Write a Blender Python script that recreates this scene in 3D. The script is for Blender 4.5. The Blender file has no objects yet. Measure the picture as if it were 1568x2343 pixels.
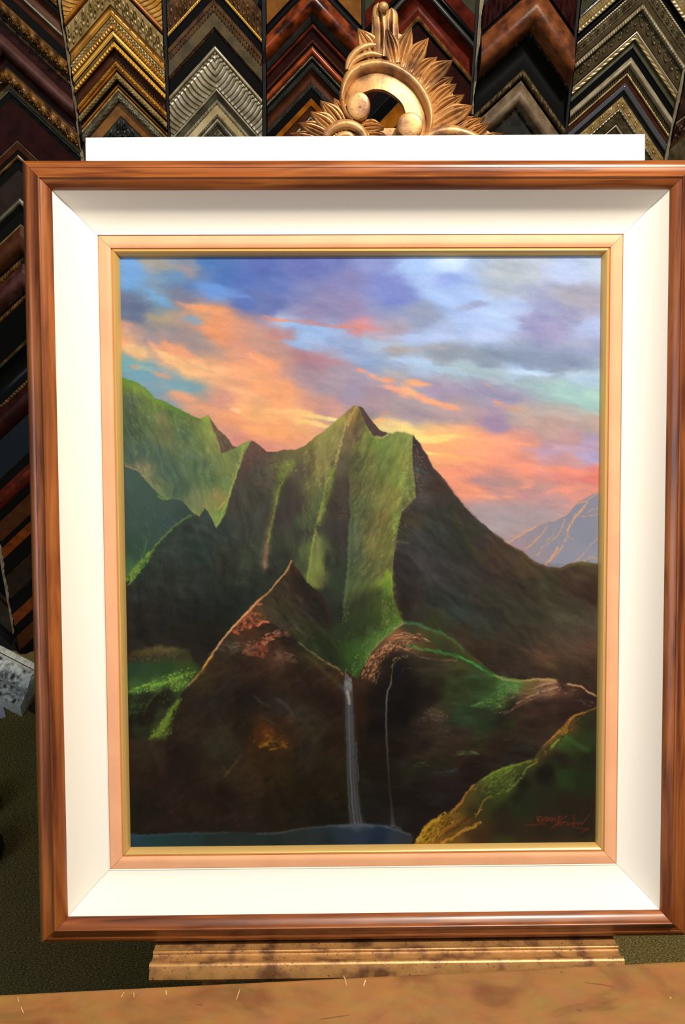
import bpy, bmesh, math, random
import numpy as np
from mathutils import Matrix, Vector

# ================================================================ camera, light, exposure
SC = bpy.context.scene
COL = SC.collection
SC.view_settings.view_transform = 'Standard'
SC.view_settings.look = 'None'
SC.view_settings.gamma = 1
SC.view_settings.use_curve_mapping = False
SC.view_settings.exposure = 0.0

FOC = 2278.0; PCX, PCY = 784.0, 1171.5
EYE = np.array([0, 0, 1.8])
def _basis(pitch, roll):
    p, q = math.radians(pitch), math.radians(roll)
    f = np.array([0, math.cos(p), -math.sin(p)]); r = np.array([1., 0, 0]); u = np.array([0, math.sin(p), math.cos(p)])
    return math.cos(q)*r+math.sin(q)*u, -math.sin(q)*r+math.cos(q)*u, f
CR, CU, CF = _basis(32, 2.1)
cd = bpy.data.cameras.new('camera'); cam = bpy.data.objects.new('camera', cd); COL.objects.link(cam)
cd.sensor_width = 36; cd.sensor_fit = 'AUTO'; cd.lens = FOC/2343*36; cd.clip_start = .02
cam.matrix_world = Matrix(((CR[0], CU[0], -CF[0], EYE[0]), (CR[1], CU[1], -CF[1], EYE[1]), (CR[2], CU[2], -CF[2], EYE[2]), (0, 0, 0, 1)))
SC.camera = cam

wd = bpy.data.worlds.new('world'); SC.world = wd; wd.use_nodes = True
bg = wd.node_tree.nodes['Background']; bg.inputs[0].default_value = (.92, .93, 1, 1); bg.inputs[1].default_value = .13

def area(name, loc, target, size, power, color, size_y=None, spread=180):
    d = bpy.data.lights.new(name, 'AREA'); d.energy = power; d.color = color; d.size = size
    if size_y: d.shape = 'RECTANGLE'; d.size_y = size_y
    d.spread = math.radians(spread)
    o = bpy.data.objects.new(name, d); COL.objects.link(o); o.location = loc
    o.rotation_euler = (Vector(target)-Vector(loc)).to_track_quat('-Z', 'Y').to_euler()
    return o
# a warm ceiling spot over the easel and cool daylight from the shop window on the left
area('ceiling_spot', (.72, .46, 3.6), (.16, 1.05, 1.0), .12, 97, (1, .895, .77))
area('shop_window_light', (-2.2, -1.2, 2.1), (0, 1.1, 1.0), 1.3, 23, (.78, .89, 1), 1.6)
area('ceiling_panel_light', (.2, .1, 3.0), (.1, 1.2, 1.0), 1.1, 9, (1, .93, .82), .5)

# ================================================================ helpers
def srgb(c):
    if isinstance(c, str): c = [int(c[i:i+2], 16)/255 for i in (0, 2, 4)]
    return tuple((x/12.92 if x <= .04045 else ((x+.055)/1.055)**2.4) for x in c)
def ray(px, py): 
    return CR*(px-PCX)/FOC-CU*(py-PCY)/FOC+CF
def hit(px, py, axis, val):
    d = ray(px, py); s = (val-EYE[axis])/d[axis]; return EYE+s*d
WALL_Y = 2.10
def onwall(px, py, h=0):
    p = hit(px, py, 1, WALL_Y-.015); return np.array([p[0], WALL_Y-h, p[2]])
def onfloor(px, py, z=0): return hit(px, py, 2, z)

MATS = {}
def new_mat(name):
    m = bpy.data.materials.new(name); m.use_nodes = True
    return m, m.node_tree.nodes, m.node_tree.links, m.node_tree.nodes['Principled BSDF']
def mat(color, rough=.5, metal=0., bump=.0, bscale=300., var=.0, vscale=60., coat=0., c2=None, spec=.5):
    key = (color, rough, metal, bump, bscale, var, vscale, coat, c2, spec)
    if key in MATS: return MATS[key]
    m, N, L, b = new_mat('paint_'+str(color))
    c = srgb(color); b.inputs['Roughness'].default_value = rough; b.inputs['Metallic'].default_value = metal
    b.inputs['Coat Weight'].default_value = coat; b.inputs['Coat Roughness'].default_value = .15
    b.inputs['Specular IOR Level'].default_value = spec
    b.inputs['Base Color'].default_value = (*c, 1)
    tc = N.new('ShaderNodeTexCoord')
    if var or c2:
        n = N.new('ShaderNodeTexNoise'); n.inputs['Scale'].default_value = vscale; n.inputs['Detail'].default_value = 5
        L.new(tc.outputs['Object'], n.inputs['Vector'])
        r = N.new('ShaderNodeValToRGB'); L.new(n.outputs['Fac'], r.inputs['Fac']); L.new(r.outputs['Color'], b.inputs['Base Color'])
        d = srgb(c2) if c2 else tuple(x*(1-var) for x in c)
        r.color_ramp.elements[0].position = .36; r.color_ramp.elements[1].position = .62
        r.color_ramp.elements[0].color = (*d, 1); r.color_ramp.elements[1].color = (*c, 1)
    if bump:
        n2 = N.new('ShaderNodeTexNoise'); n2.inputs['Scale'].default_value = bscale; n2.inputs['Detail'].default_value = 3
        L.new(tc.outputs['Object'], n2.inputs['Vector'])
        bp = N.new('ShaderNodeBump'); bp.inputs['Strength'].default_value = bump; bp.inputs['Distance'].default_value = .001
        L.new(n2.outputs['Fac'], bp.inputs['Height']); L.new(bp.outputs['Normal'], b.inputs['Normal'])
    MATS[key] = m; return m

def tag(o, label=None, cat=None, group=None, kind=None):
    if label: o['label'] = label
    if cat: o['category'] = cat
    if group: o['group'] = group
    if kind: o['kind'] = kind
    return o
def empty(name, loc=(0, 0, 0), M=None):
    o = bpy.data.objects.new(name, None); COL.objects.link(o); o.empty_display_size = .05
    if M is not None: o.matrix_world = M
    else: o.location = loc
    return o
def mesh_obj(name, V, Fc, m, parent=None, loc=None, smooth=None):
    """one mesh object; V in world space unless parent carries a frame (then already local)"""
    me = bpy.data.meshes.new(name); V = np.asarray(V, float)
    if loc is not None: V = V-np.asarray(loc, float)
    me.from_pydata(V.tolist(), [], [tuple(int(i) for i in f) for f in Fc]); me.validate(); me.update()
    bm = bmesh.new(); bm.from_mesh(me); bmesh.ops.remove_doubles(bm, verts=bm.verts, dist=1e-6)
    bmesh.ops.recalc_face_normals(bm, faces=bm.faces); bm.to_mesh(me); bm.free()
    if smooth is not None:
        me.polygons.foreach_set('use_smooth', [True]*len(me.polygons)); me.set_sharp_from_angle(angle=math.radians(smooth))
    me.materials.append(m)
    o = bpy.data.objects.new(name, me); COL.objects.link(o)
    if parent: o.parent = parent
    elif loc is not None: o.location = loc
    return o
class MB:
    def __init__(s): s.V = []; s.F = []
    def add(s, V, F):
        k = len(s.V); s.V += [tuple(v) for v in V]; s.F += [tuple(i+k for i in f) for f in F]
    def grid(s, P, close=False):
        """P: rows x cols x 3"""
        P = np.asarray(P); a, b = P.shape[:2]
        F = [(i*b+j, i*b+j+1, (i+1)*b+j+1, (i+1)*b+j) for i in range(a-1) for j in range(b-1)]
        if close: F += [(i*b+b-1, i*b, (i+1)*b, (i+1)*b+b-1) for i in range(a-1)]
        s.add(P.reshape(-1, 3), F)
    def box(s, x0, y0, z0, x1, y1, z1):
        V = [(x, y, z) for z in (z0, z1) for y in (y0, y1) for x in (x0, x1)]
        s.add(V, [(0, 2, 3, 1), (4, 5, 7, 6), (0, 1, 5, 4), (2, 6, 7, 3), (0, 4, 6, 2), (1, 3, 7, 5)])
    def prism(s, base, top):
        n = len(base)
        s.add(list(base)+list(top), [tuple(range(n))[::-1], tuple(range(n, 2*n))]+[(i, (i+1) % n, n+(i+1) % n, n+i) for i in range(n)])
    def tube(s, pts, rad, n=10, cap=True):
        pts = [np.asarray(p, float) for p in pts]; rings = []
        for i, p in enumerate(pts):
            t = pts[min(i+1, len(pts)-1)]-pts[max(i-1, 0)]; t /= np.linalg.norm(t)+1e-12
            a = np.cross(t, (0, 0, 1)); 
            if np.linalg.norm(a) < 1e-3: a = np.cross(t, (0, 1, 0))
            a /= np.linalg.norm(a); b_ = np.cross(t, a); r = rad[i] if hasattr(rad, '__len__') else rad
            rings.append([p+r*(math.cos(2*math.pi*k/n)*a+math.sin(2*math.pi*k/n)*b_) for k in range(n)])
        k0 = len(s.V); s.grid(rings, close=True)
        if cap: s.F += [tuple(range(k0, k0+n)), tuple(range(k0+(len(rings)-1)*n, k0+len(rings)*n))]
    def build(s, name, m, parent=None, loc=None, smooth=None): return mesh_obj(name, s.V, s.F, m, parent, loc, smooth)

# ================================================================ room shell
def wall_material():
    return mat('1a1a1c', .85, bump=.3, bscale=200)
w = MB(); w.box(-2.6, WALL_Y, 0, 2.4, WALL_Y+.12, 2.6)
tag(w.build('wall_back', wall_material()), kind='structure')
def carpet():
    m, N, L, b = new_mat('carpet'); b.inputs['Roughness'].default_value = .95; b.inputs['Specular IOR Level'].default_value = .1
    tc = N.new('ShaderNodeTexCoord'); mp = N.new('ShaderNodeMapping'); mp.inputs['Scale'].default_value = (1, 2.6, 1)
    L.new(tc.outputs['Object'], mp.inputs['Vector'])
    n = N.new('ShaderNodeTexNoise'); n.inputs['Scale'].default_value = 230; n.inputs['Detail'].default_value = 4; L.new(mp.outputs[0], n.inputs['Vector'])
    r = N.new('ShaderNodeValToRGB'); L.new(n.outputs['Fac'], r.inputs['Fac'])
    e = r.color_ramp.elements; e[0].position = .34; e[0].color = (*srgb('403e26'), 1); e[1].position = .68; e[1].color = (*srgb('b09c58'), 1)
    x = e.new(.5); x.color = (*srgb('70663c'), 1)
    n2 = N.new('ShaderNodeTexNoise'); n2.inputs['Scale'].default_value = 5; L.new(tc.outputs['Object'], n2.inputs['Vector'])
    mx = N.new('ShaderNodeMixRGB'); mx.blend_type = 'MULTIPLY'; mx.inputs[0].default_value = .35
    L.new(r.outputs[0], mx.inputs[1]); L.new(n2.outputs['Color'], mx.inputs[2]); L.new(mx.outputs[0], b.inputs['Base Color'])
    bp = N.new('ShaderNodeBump'); bp.inputs['Strength'].default_value = .9; bp.inputs['Distance'].default_value = .003
    L.new(n.outputs['Fac'], bp.inputs['Height']); L.new(bp.outputs['Normal'], b.inputs['Normal'])
    return m
f = MB(); f.box(-2.6, -1.5, -.05, 2.4, WALL_Y, 0)
tag(f.build('floor', carpet()), kind='structure')
# ---------------------------------------------------------------- the canvas: an oil landscape brushed stroke by stroke
PW, PH = 760, 946
class Canvas:
    """small paint engine; every coordinate is in canvas units where the canvas spans x 273..1373, y 589..1934"""
    def __init__(s, w, h, seed=5):
        s.w, s.h = w, h
        s.rng = np.random.default_rng(seed)
        s.tab = s.rng.random((256, 256)).astype(np.float32)
        # canvas corners in picture units
        src = [(0,0),(1,0),(1,1),(0,1)]; dst = [(273,590),(1373,588),(1363,1930),(299,1938)]
        A = []; b = []
        for (u,v),(x,y) in zip(src,dst):
            A.append([u,v,1,0,0,0,-u*x,-v*x]); b.append(x)
            A.append([0,0,0,u,v,1,-u*y,-v*y]); b.append(y)
        s.Hm = np.append(np.linalg.solve(np.array(A,float),np.array(b,float)),1).reshape(3,3)
        u,v = np.meshgrid((np.arange(w)+.5)/w,(np.arange(h)+.5)/h)
        q = s.Hm@np.stack([u.ravel(),v.ravel(),np.ones(u.size)])
        s.X = (q[0]/q[2]).reshape(h,w).astype(np.float32); s.Y = (q[1]/q[2]).reshape(h,w).astype(np.float32)
        s.Hi = np.linalg.inv(s.Hm)
        s.img = np.zeros((h,w,3),np.float32)
        n = s.fbm
        s.wx = n(s.X/60,s.Y/60,1,4)-.5; s.wy = n(s.X/60,s.Y/60,2,4)-.5
        s.fx = n(s.X/9,s.Y/9,3,3)-.5;  s.fy = n(s.X/9,s.Y/9,4,3)-.5
    def vn(s,x,y,k):
        x = x+k*17.3; y = y+k*31.7
        xi = np.floor(x).astype(np.int32); yi = np.floor(y).astype(np.int32)
        fx = x-xi; fy = y-yi; fx = fx*fx*(3-2*fx); fy = fy*fy*(3-2*fy)
        t = s.tab; a = t[yi&255,xi&255]; b = t[yi&255,(xi+1)&255]; c = t[(yi+1)&255,xi&255]; d = t[(yi+1)&255,(xi+1)&255]
        return (a*(1-fx)+b*fx)*(1-fy)+(c*(1-fx)+d*fx)*fy
    def fbm(s,x,y,k,o=4):
        r = 0; a = .5; t = 0
        for i in range(o):
            r = r+a*s.vn(x*2**i,y*2**i,k+i*3); t += a; a *= .55
        return r/t
    def box(s,x0,y0,x1,y1,m=0):
        P = np.array([[x0-m,y0-m,1],[x1+m,y0-m,1],[x1+m,y1+m,1],[x0-m,y1+m,1]]).T
        q = s.Hi@P; u = q[0]/q[2]*s.w; v = q[1]/q[2]*s.h
        return slice(max(0,int(v.min())-1),max(0,min(s.h,int(v.max())+3))), slice(max(0,int(u.min())-1),max(0,min(s.w,int(u.max())+3)))
    @staticmethod
    def col(c): return np.array([int(c[i:i+2],16)/255 for i in (0,2,4)],np.float32)
    def field(s,pts,warp=14,fw=5,sig=38,ax=1.0):
        """smooth colour field through scattered dabs 'x y rrggbb'"""
        P = [p.split() for p in pts.split(',') if p.strip()]
        X = s.X+s.wx*warp*2+s.fx*fw; Y = s.Y+s.wy*warp+s.fy*fw*.6
        num = np.zeros_like(s.img); den = np.zeros_like(s.X)
        for x,y,c in P:
            d2 = ((X-float(x))/ax)**2+(Y-float(y))**2
            w_ = (d2+(sig*.85)**2)**-2.1*1e6
            num += w_[...,None]*s.col(c); den += w_
        return num/den[...,None]
    def mix(s,sl,a,c): s.img[sl] += a[...,None]*(c-s.img[sl])
    def poly(s,pts,rough=3,soft=1.0):
        P = np.array([[float(t) for t in p.split()] for p in pts.split(',')])
        sl = s.box(P[:,0].min(),P[:,1].min(),P[:,0].max(),P[:,1].max(),8)
        X = s.X[sl]+s.fx[sl]*rough*2; Y = s.Y[sl]+s.fy[sl]*rough*2
        ins = np.zeros(X.shape,bool); dmin = np.full(X.shape,1e9,np.float32)
        n = len(P)
        for i in range(n):
            x1,y1 = P[i]; x2,y2 = P[(i+1)%n]
            if y1!=y2: ins ^= ((y1>Y)!=(y2>Y))&(X<(x2-x1)*(Y-y1)/(y2-y1)+x1)
            L = (x2-x1)**2+(y2-y1)**2+1e-6
            t = np.clip(((X-x1)*(x2-x1)+(Y-y1)*(y2-y1))/L,0,1)
            dmin = np.minimum(dmin,(X-x1-t*(x2-x1))**2+(Y-y1-t*(y2-y1))**2)
        d = np.sqrt(dmin)*np.where(ins,1,-1)
        return sl, np.clip(d/(2*soft)+.5,0,1)
    def area(s,pts,fld,rough=3,soft=1.0,a=1.0):
        sl,m = s.poly(pts,rough,soft)
        c = s.col(fld) if isinstance(fld,str) else fld[sl]
        s.mix(sl,m*a,c)
    def blob(s,txt,a=.8,edge=.5,warp=1.0):
        """soft cloud patches 'x y rx ry angle colour [alpha]'"""
        for p in txt.split(','):
            p = p.split()
            if not p: continue
            x,y,rx,ry,an = map(float,p[:5]); c = s.col(p[5]); al = float(p[6]) if len(p)>6 else a
            r = max(rx,ry)*1.7
            sl = s.box(x-r,y-r,x+r,y+r); X = s.X[sl]; Y = s.Y[sl]
            if X.size==0: continue
            k = min(1,ry/18+.25)*warp
            dx = X-x+s.wx[sl]*34*k+s.fx[sl]*9*k; dy = Y-y+s.wy[sl]*24*k+s.fy[sl]*7*k
            ca,sa = math.cos(math.radians(an)),math.sin(math.radians(an))
            u = (dx*ca+dy*sa)/rx; v = (-dx*sa+dy*ca)/ry
            d = np.sqrt(u*u+v*v)
            m = np.clip((1+edge-d)/(2*edge),0,1); m = m*m*(3-2*m)
            s.mix(sl,m*al,c)
    def line(s,pts,w,c,a=.9,soft=1.2,dry=.0,rough=2.0,seed=7):
        """one brush stroke along 'x y [w] [colour],...' ; w and colour carry on"""
        P = []; cw = w; cc = s.col(c)
        for p in pts.split(','):
            q = p.split()
            for t in q[2:]:
                if len(t)==6 and not t.replace('.','').isdigit() or (len(t)==6 and '.' not in t): cc = s.col(t)
                else: cw = float(t)
            P.append((float(q[0]),float(q[1]),cw,cc))
        xs = [p[0] for p in P]; ys = [p[1] for p in P]
        m_ = max(p[2] for p in P)*2+8
        sl = s.box(min(xs),min(ys),max(xs),max(ys),m_)
        X = s.X[sl]+s.fx[sl]*rough*2; Y = s.Y[sl]+s.fy[sl]*rough*2
        if X.size==0: return
        best = np.full(X.shape,1e9,np.float32); C = np.zeros(X.shape+(3,),np.float32)
        for (x1,y1,w1,c1),(x2,y2,w2,c2) in zip(P[:-1],P[1:]):
            L = (x2-x1)**2+(y2-y1)**2+1e-6
            t = np.clip(((X-x1)*(x2-x1)+(Y-y1)*(y2-y1))/L,0,1)
            d = np.sqrt((X-x1-t*(x2-x1))**2+(Y-y1-t*(y2-y1))**2)-(w1+(w2-w1)*t)*.5
            k = d<best; best = np.where(k,d,best)
            C = np.where(k[...,None],c1+(c2-c1)*t[...,None],C)
        m = np.clip(.5-best/(2*soft),0,1)
        if dry>0:
            nn = s.fbm(X/5,Y/5,seed,2); m = m*np.clip((nn-dry*.6)*6,0,1)
        s.mix(sl,m*a,C)
    def dabs(s,n,region,cols,L=(4,9),W=(1.2,2.4),ang=-40,spread=15,a=.7,seed=1,keep=.6):
        """n short dabs inside a polygon; colours picked from a list"""
        rg = np.random.default_rng(seed)
        P = np.array([[float(t) for t in p.split()] for p in region.split(',')])
        x0,y0 = P.min(0); x1,y1 = P.max(0); cl = [s.col(c) for c in cols.split()]
        k = 0; tries = 0
        while k<n and tries<n*20:
            tries += 1
            x = rg.uniform(x0,x1); y = rg.uniform(y0,y1); ins = False; m = len(P)
            for i in range(m):
                ax_,ay = P[i]; bx_,by = P[(i+1)%m]
                if (ay>y)!=(by>y) and x<(bx_-ax_)*(y-ay)/(by-ay)+ax_: ins = not ins
            if not ins: continue
            k += 1
            q = s.Hi@np.array([x,y,1.]); jj = int(q[0]/q[2]*s.w); ii = int(q[1]/q[2]*s.h)
            if not(0<=ii<s.h and 0<=jj<s.w): continue
            c = cl[rg.integers(len(cl))]; c = c*keep+s.img[ii,jj]*(1-keep)
            s.dab(x,y,rg.uniform(*L),rg.uniform(*W)*1.35,ang+rg.normal()*spread,c,a*rg.uniform(.5,1))
    def grain(s,pts,ang,lx,ly,amp,seed=60,soft=8):
        """streaky unevenness of the paint along a direction"""
        sl,m = s.poly(pts,3,soft); m = np.clip(2*m-1,0,1); ca,sa = math.cos(math.radians(ang)),math.sin(math.radians(ang))
        X = s.X[sl]+s.wx[sl]*40; Y = s.Y[sl]+s.wy[sl]*30
        n_ = s.fbm((X*ca+Y*sa)/lx,(-X*sa+Y*ca)/ly,seed,4)-.5
        s.img[sl] *= (1+(n_*amp*.85*m))[...,None]
    def turb(s,ymax):
        """broken cloud edges: short shifts of the wet paint at two scales"""
        for sc,am,kk in ((38,13,71),(14,6,77)):
            dx = (s.fbm(s.X/(sc*2.2),s.Y/sc,kk,4)-.5)*am*2.4; dy = (s.fbm(s.X/(sc*2.2),s.Y/sc,kk+3,4)-.5)*am
            I,J = np.meshgrid(np.arange(s.h),np.arange(s.w),indexing='ij'); f = s.w/1090
            a = np.clip(I+dy*f,0,s.h-1.01); b = np.clip(J+dx*f,0,s.w-1.01); i0 = a.astype(int); j0 = b.astype(int); fa = (a-i0)[...,None]; fb = (b-j0)[...,None]
            q = s.img; s.img = ((q[i0,j0]*(1-fb)+q[i0,j0+1]*fb)*(1-fa)+(q[i0+1,j0]*(1-fb)+q[i0+1,j0+1]*fb)*fa).astype(np.float32)
        n_ = s.fbm((s.X*.97+s.Y*.2)/46,(s.Y*.97-s.X*.2)/15,85,5)-.5
        s.img *= (1+n_*.16)[...,None]; s.img[...,0] *= 1+n_*.05; s.img[...,2] *= 1-n_*.06
    def tone(s,pts,sat,gain,soft=14):
        """pull a passage towards or away from grey, and darker or lighter"""
        sl,m = s.poly(pts,3,soft); c = s.img[sl]; g = c.mean(2,keepdims=True); s.mix(sl,m,(g+(c-g)*sat)*gain)
    def dab(s,x,y,l,w,an,c,a):
        r = l+2; q = s.Hi@np.array([x,y,1.]); u = q[0]/q[2]*s.w; v = q[1]/q[2]*s.h
        ru = r*s.w/1090; i0,i1 = int(v-ru)-1,int(v+ru)+2; j0,j1 = int(u-ru)-1,int(u+ru)+2
        i0 = max(i0,0); j0 = max(j0,0); i1 = min(i1,s.h); j1 = min(j1,s.w)
        if i1<=i0 or j1<=j0: return
        sl = (slice(i0,i1),slice(j0,j1)); X = s.X[sl]-x; Y = s.Y[sl]-y
        ca,sa = math.cos(math.radians(an)),math.sin(math.radians(an))
        p = (X*ca+Y*sa)/l; q_ = (-X*sa+Y*ca)/w
        m = np.clip(1.15-(p*p+q_*q_),0,1); m = m*m
        s.mix(sl,m*a,c)
    def brush(s,n,region,L,W,angf,jit=.03,a=.6,seed=3):
        """lays n strokes that pick up the paint already under them, giving the surface its brushwork"""
        rg = np.random.default_rng(seed); x0,y0,x1,y1 = region
        for _ in range(n):
            x = rg.uniform(x0,x1); y = rg.uniform(y0,y1)
            q = s.Hi@np.array([x,y,1.]); j = int(q[0]/q[2]*s.w); i = int(q[1]/q[2]*s.h)
            if not(0<=i<s.h and 0<=j<s.w): continue
            c = s.img[i,j]*(1+rg.normal()*jit*.8)+rg.normal(size=3).astype(np.float32)*jit*.08
            s.dab(x,y,rg.uniform(*L),rg.uniform(*W),angf(x,y)+rg.normal()*12,c.astype(np.float32),a*rg.uniform(.5,1))

def paint_landscape(w, h):
    k = Canvas(w,h)
    # ---- sky, with window glare at the upper right painted into its colours
    sky = k.field("""285 605 78a8e6,345 603 a0a4a4,435 618 8e909c,290 645 74a8dc,335 655 78a0c8,370 690 74a4cc,400 640 6a90b8,445 655 6283b8,470 605 4a76b8,520 640 4d72b4,
290 690 6d7896,315 715 62708e,360 722 7a8a96,400 680 7d8094,430 692 7c7a92,500 668 6a98dc,560 640 5570b8,600 615 5a6eb4,640 660 6478bc,555 702 5872b8,620 705 6474b0,
700 610 6a74b8,760 600 6c78b8,800 640 8484b8,680 680 7c84b8,700 712 8e88b0,750 700 8c86b0,800 712 8f86b0,450 712 e4a074,500 735 eea070,490 762 ec9a6c,525 735 dc9c7c,
380 728 b8a080,350 745 8c8a90,400 772 9c8c92,440 792 a49092,305 765 b09890,340 782 9a8e96,280 755 d8a48c,283 785 f0ae80,320 805 ecbc88,385 800 f0a478,410 832 f8b880,
440 850 f8bc84,490 862 f0b080,525 850 f4a87c,290 832 6ea8b8,330 855 74a4b8,400 872 7aa0b0,445 888 84a4ac,350 895 80a0b0,395 925 98a0a8,425 912 e8a480,455 940 dca080,
500 920 d89c88,525 950 f0a474,560 800 e09a80,600 785 cc9a88,630 770 b88888,600 830 f0a478,545 765 dc9878,665 765 ac8890,690 812 b48488,725 835 ac8898,650 745 a8b8dc,
690 772 9ac0f0,745 775 9ab8e4,800 792 98a8d0,780 850 a898a8,740 880 a898a4,700 865 b0949c,800 900 a094ac,650 900 f0a474,600 880 f4a878,640 922 f4aa74,700 930 dc9c86,
745 932 cc9890,560 930 f6b07c,600 960 f8b878,680 952 f8c080,640 990 f4a874,580 985 f0a078,520 990 e09c84,560 1012 e0947e,620 1020 e09684,540 1015 d08c84,
830 610 8894cc,880 660 7c88cc,900 685 7484cc,860 700 8890c4,960 620 a8c4f4,1020 610 c0d8fc,1030 642 94aee8,1000 680 a4c0f0,1060 690 a8c0ec,960 720 909cba,1080 730 b0c8f4,
1140 722 b4ccf4,1160 620 b0bcc8,1200 600 b8c4d8,1300 620 b8c8ec,1350 620 b8c8e0,1150 660 a8b4c8,1300 680 a8a8b8,1350 690 a8a4b4,1250 710 9aa0c6,1230 740 9494c0,
1300 720 a0a0c0,1260 752 a09cc4,1350 752 b0bce4,830 752 d09098,900 762 b0a0b0,1000 770 b0c4ec,1100 762 b4c8f4,850 782 a8bcd8,950 785 a8bce0,900 802 a8a8ac,1000 812 98a0ac,
1100 822 8494ac,1200 822 8c9cb8,1300 832 8c98b4,1350 800 a0a8c8,850 822 8ca4cc,900 832 9cb0d0,960 832 a8c0e0,1050 842 a8bcc8,1180 852 b4ccec,1340 872 b0c8dc,1300 902 a4c8c8,
1350 912 a8ccc8,1200 882 a0b4c0,1100 872 a8b8c4,900 862 b0a8ac,1000 892 a898b0,1100 902 a098b4,1160 917 9c94b4,860 900 ac94a0,850 942 a8949c,950 950 a898a0,1050 942 b49ca0,
1130 970 a48cac,1180 942 b8a8a0,1300 942 b8b0ac,1250 980 c0a098,1350 972 b8a49c,870 985 ffd88c,930 990 ffe08c,1000 1005 fcc07c,1060 1005 fcb47c,1100 1015 f8a880,1150 1020 f0a082,
1200 1020 dc9888,1300 1010 c09898,1345 1010 b8a0b8,1000 1040 fcae78,1050 1045 fca878,1100 1060 f8a080,1150 1050 f49c80,1250 1032 c8a0b0,1340 1042 b4a4c8,1300 1062 d09c9c,
1200 1082 f09880,1300 1090 f09080,1360 1095 ec8878,1050 1090 f89c7c,1100 1102 dc9488,1140 1112 c49490,1180 1102 d89888,1065 1122 f09a7c,1200 1132 c89090,1300 1122 e09484,
1100 1182 b8a0a0,1200 1162 b89c9c,1150 1202 a8a0a4,1250 1182 b09ca0,1180 1222 b09898,1280 1152 c09898,1340 1125 d89488""",sig=17,ax=1.35,warp=11,fw=6)
    k.img[:] = sky
    k.blob("""365 606 52 9 14 a49c90 .7,425 622 26 7 32 968e98 .7,352 655 26 16 30 8a96a0 .5,300 625 20 26 10 76a8e4 .7,352 682 34 8 38 72a8d4 .8,300 712 42 24 15 647290 .7,
500 662 48 9 12 6a98dc .7,545 683 28 7 8 6894d8 .6,420 700 40 7 8 8c7e8c .7,470 706 62 9 8 eca070 .85,510 725 34 14 25 eca070 .5,440 716 30 7 12 c8a080 .6,438 732 17 9 25 82a4c4 .8,
515 752 24 16 60 ec9c70 .5,600 786 70 22 22 c49688 .55,470 790 55 16 30 a8948e .55,420 768 44 14 22 9a9090 .5,560 815 50 12 25 d49c82 .5,640 812 40 14 18 bc9088 .5,380 742 40 11 5 a8968a .5,355 727 22 8 20 b0a07c .6,
700 750 46 9 6 98bef0 .8,660 748 16 5 10 98bef0 .8,745 765 46 13 4 9cbcec .6,690 790 44 9 14 94b8e8 .75,790 782 50 16 8 9cb0d8 .6,810 815 34 14 25 94aad4 .6,
700 742 50 5 5 c08888 .7,620 734 22 6 8 d49080 .7,790 751 46 4 2 d08c84 .75,645 738 20 4 10 e49480 .8,650 770 30 7 12 b88888 .6,630 776 20 4 10 d48c80 .6,730 825 52 8 12 b8858c .6,
300 797 17 10 30 ecc08c .9,325 812 16 11 25 e8bc88 .9,283 788 8 14 60 f0b084 .8,348 790 16 7 40 f0a880 .7,382 795 9 14 -10 f4a880 .8,375 820 26 8 35 fac48c .9,410 838 42 10 25 fcc088 .9,
430 820 50 8 32 f4a478 .8,470 850 44 11 20 fabc88 .8,520 858 34 14 20 f4b488 .5,450 838 30 7 30 fcc490 .7,500 845 18 8 10 fcc090 .7,560 860 40 12 30 f6b080 .6,620 880 46 9 32 f4ac7c .55,
590 830 30 9 30 f0a07c .5,585 822 14 5 40 fcac80 .7,600 836 22 6 40 f8aa7c .6,
310 835 30 8 25 84b0ac .6,330 848 22 5 12 a4b8a0 .5,308 845 9 4 10 d89c78 .8,365 860 22 4 10 d8a080 .7,420 880 42 10 12 78a6b4 .7,
415 905 26 9 18 e8a484 .8,430 915 20 8 10 f0ac84 .6,470 935 46 6 6 e8a47c .6,520 925 30 14 20 dc9c88 .5,540 905 30 9 30 f4ac84 .6,
645 908 50 9 34 f8ac7a .6,560 905 40 9 22 f8b888 .6,540 938 10 4 5 fcc898 .9,600 940 70 9 12 fcb87c .7,560 965 60 8 8 f0a074 .6,620 985 80 10 8 fcb070 .6,650 1005 60 8 6 f8a874 .6,
690 950 44 6 12 fccc84 .8,730 960 40 6 10 ffdc8c .95,765 963 22 5 4 ffe8a0 .95,700 972 36 5 8 fcd080 .8,735 980 26 4 4 ffd888 .8,660 945 60 5 8 fcc484 .6,
640 1010 60 8 4 f0a07c .5,560 1020 45 12 6 d88f84 .6""",a=.8)
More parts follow.
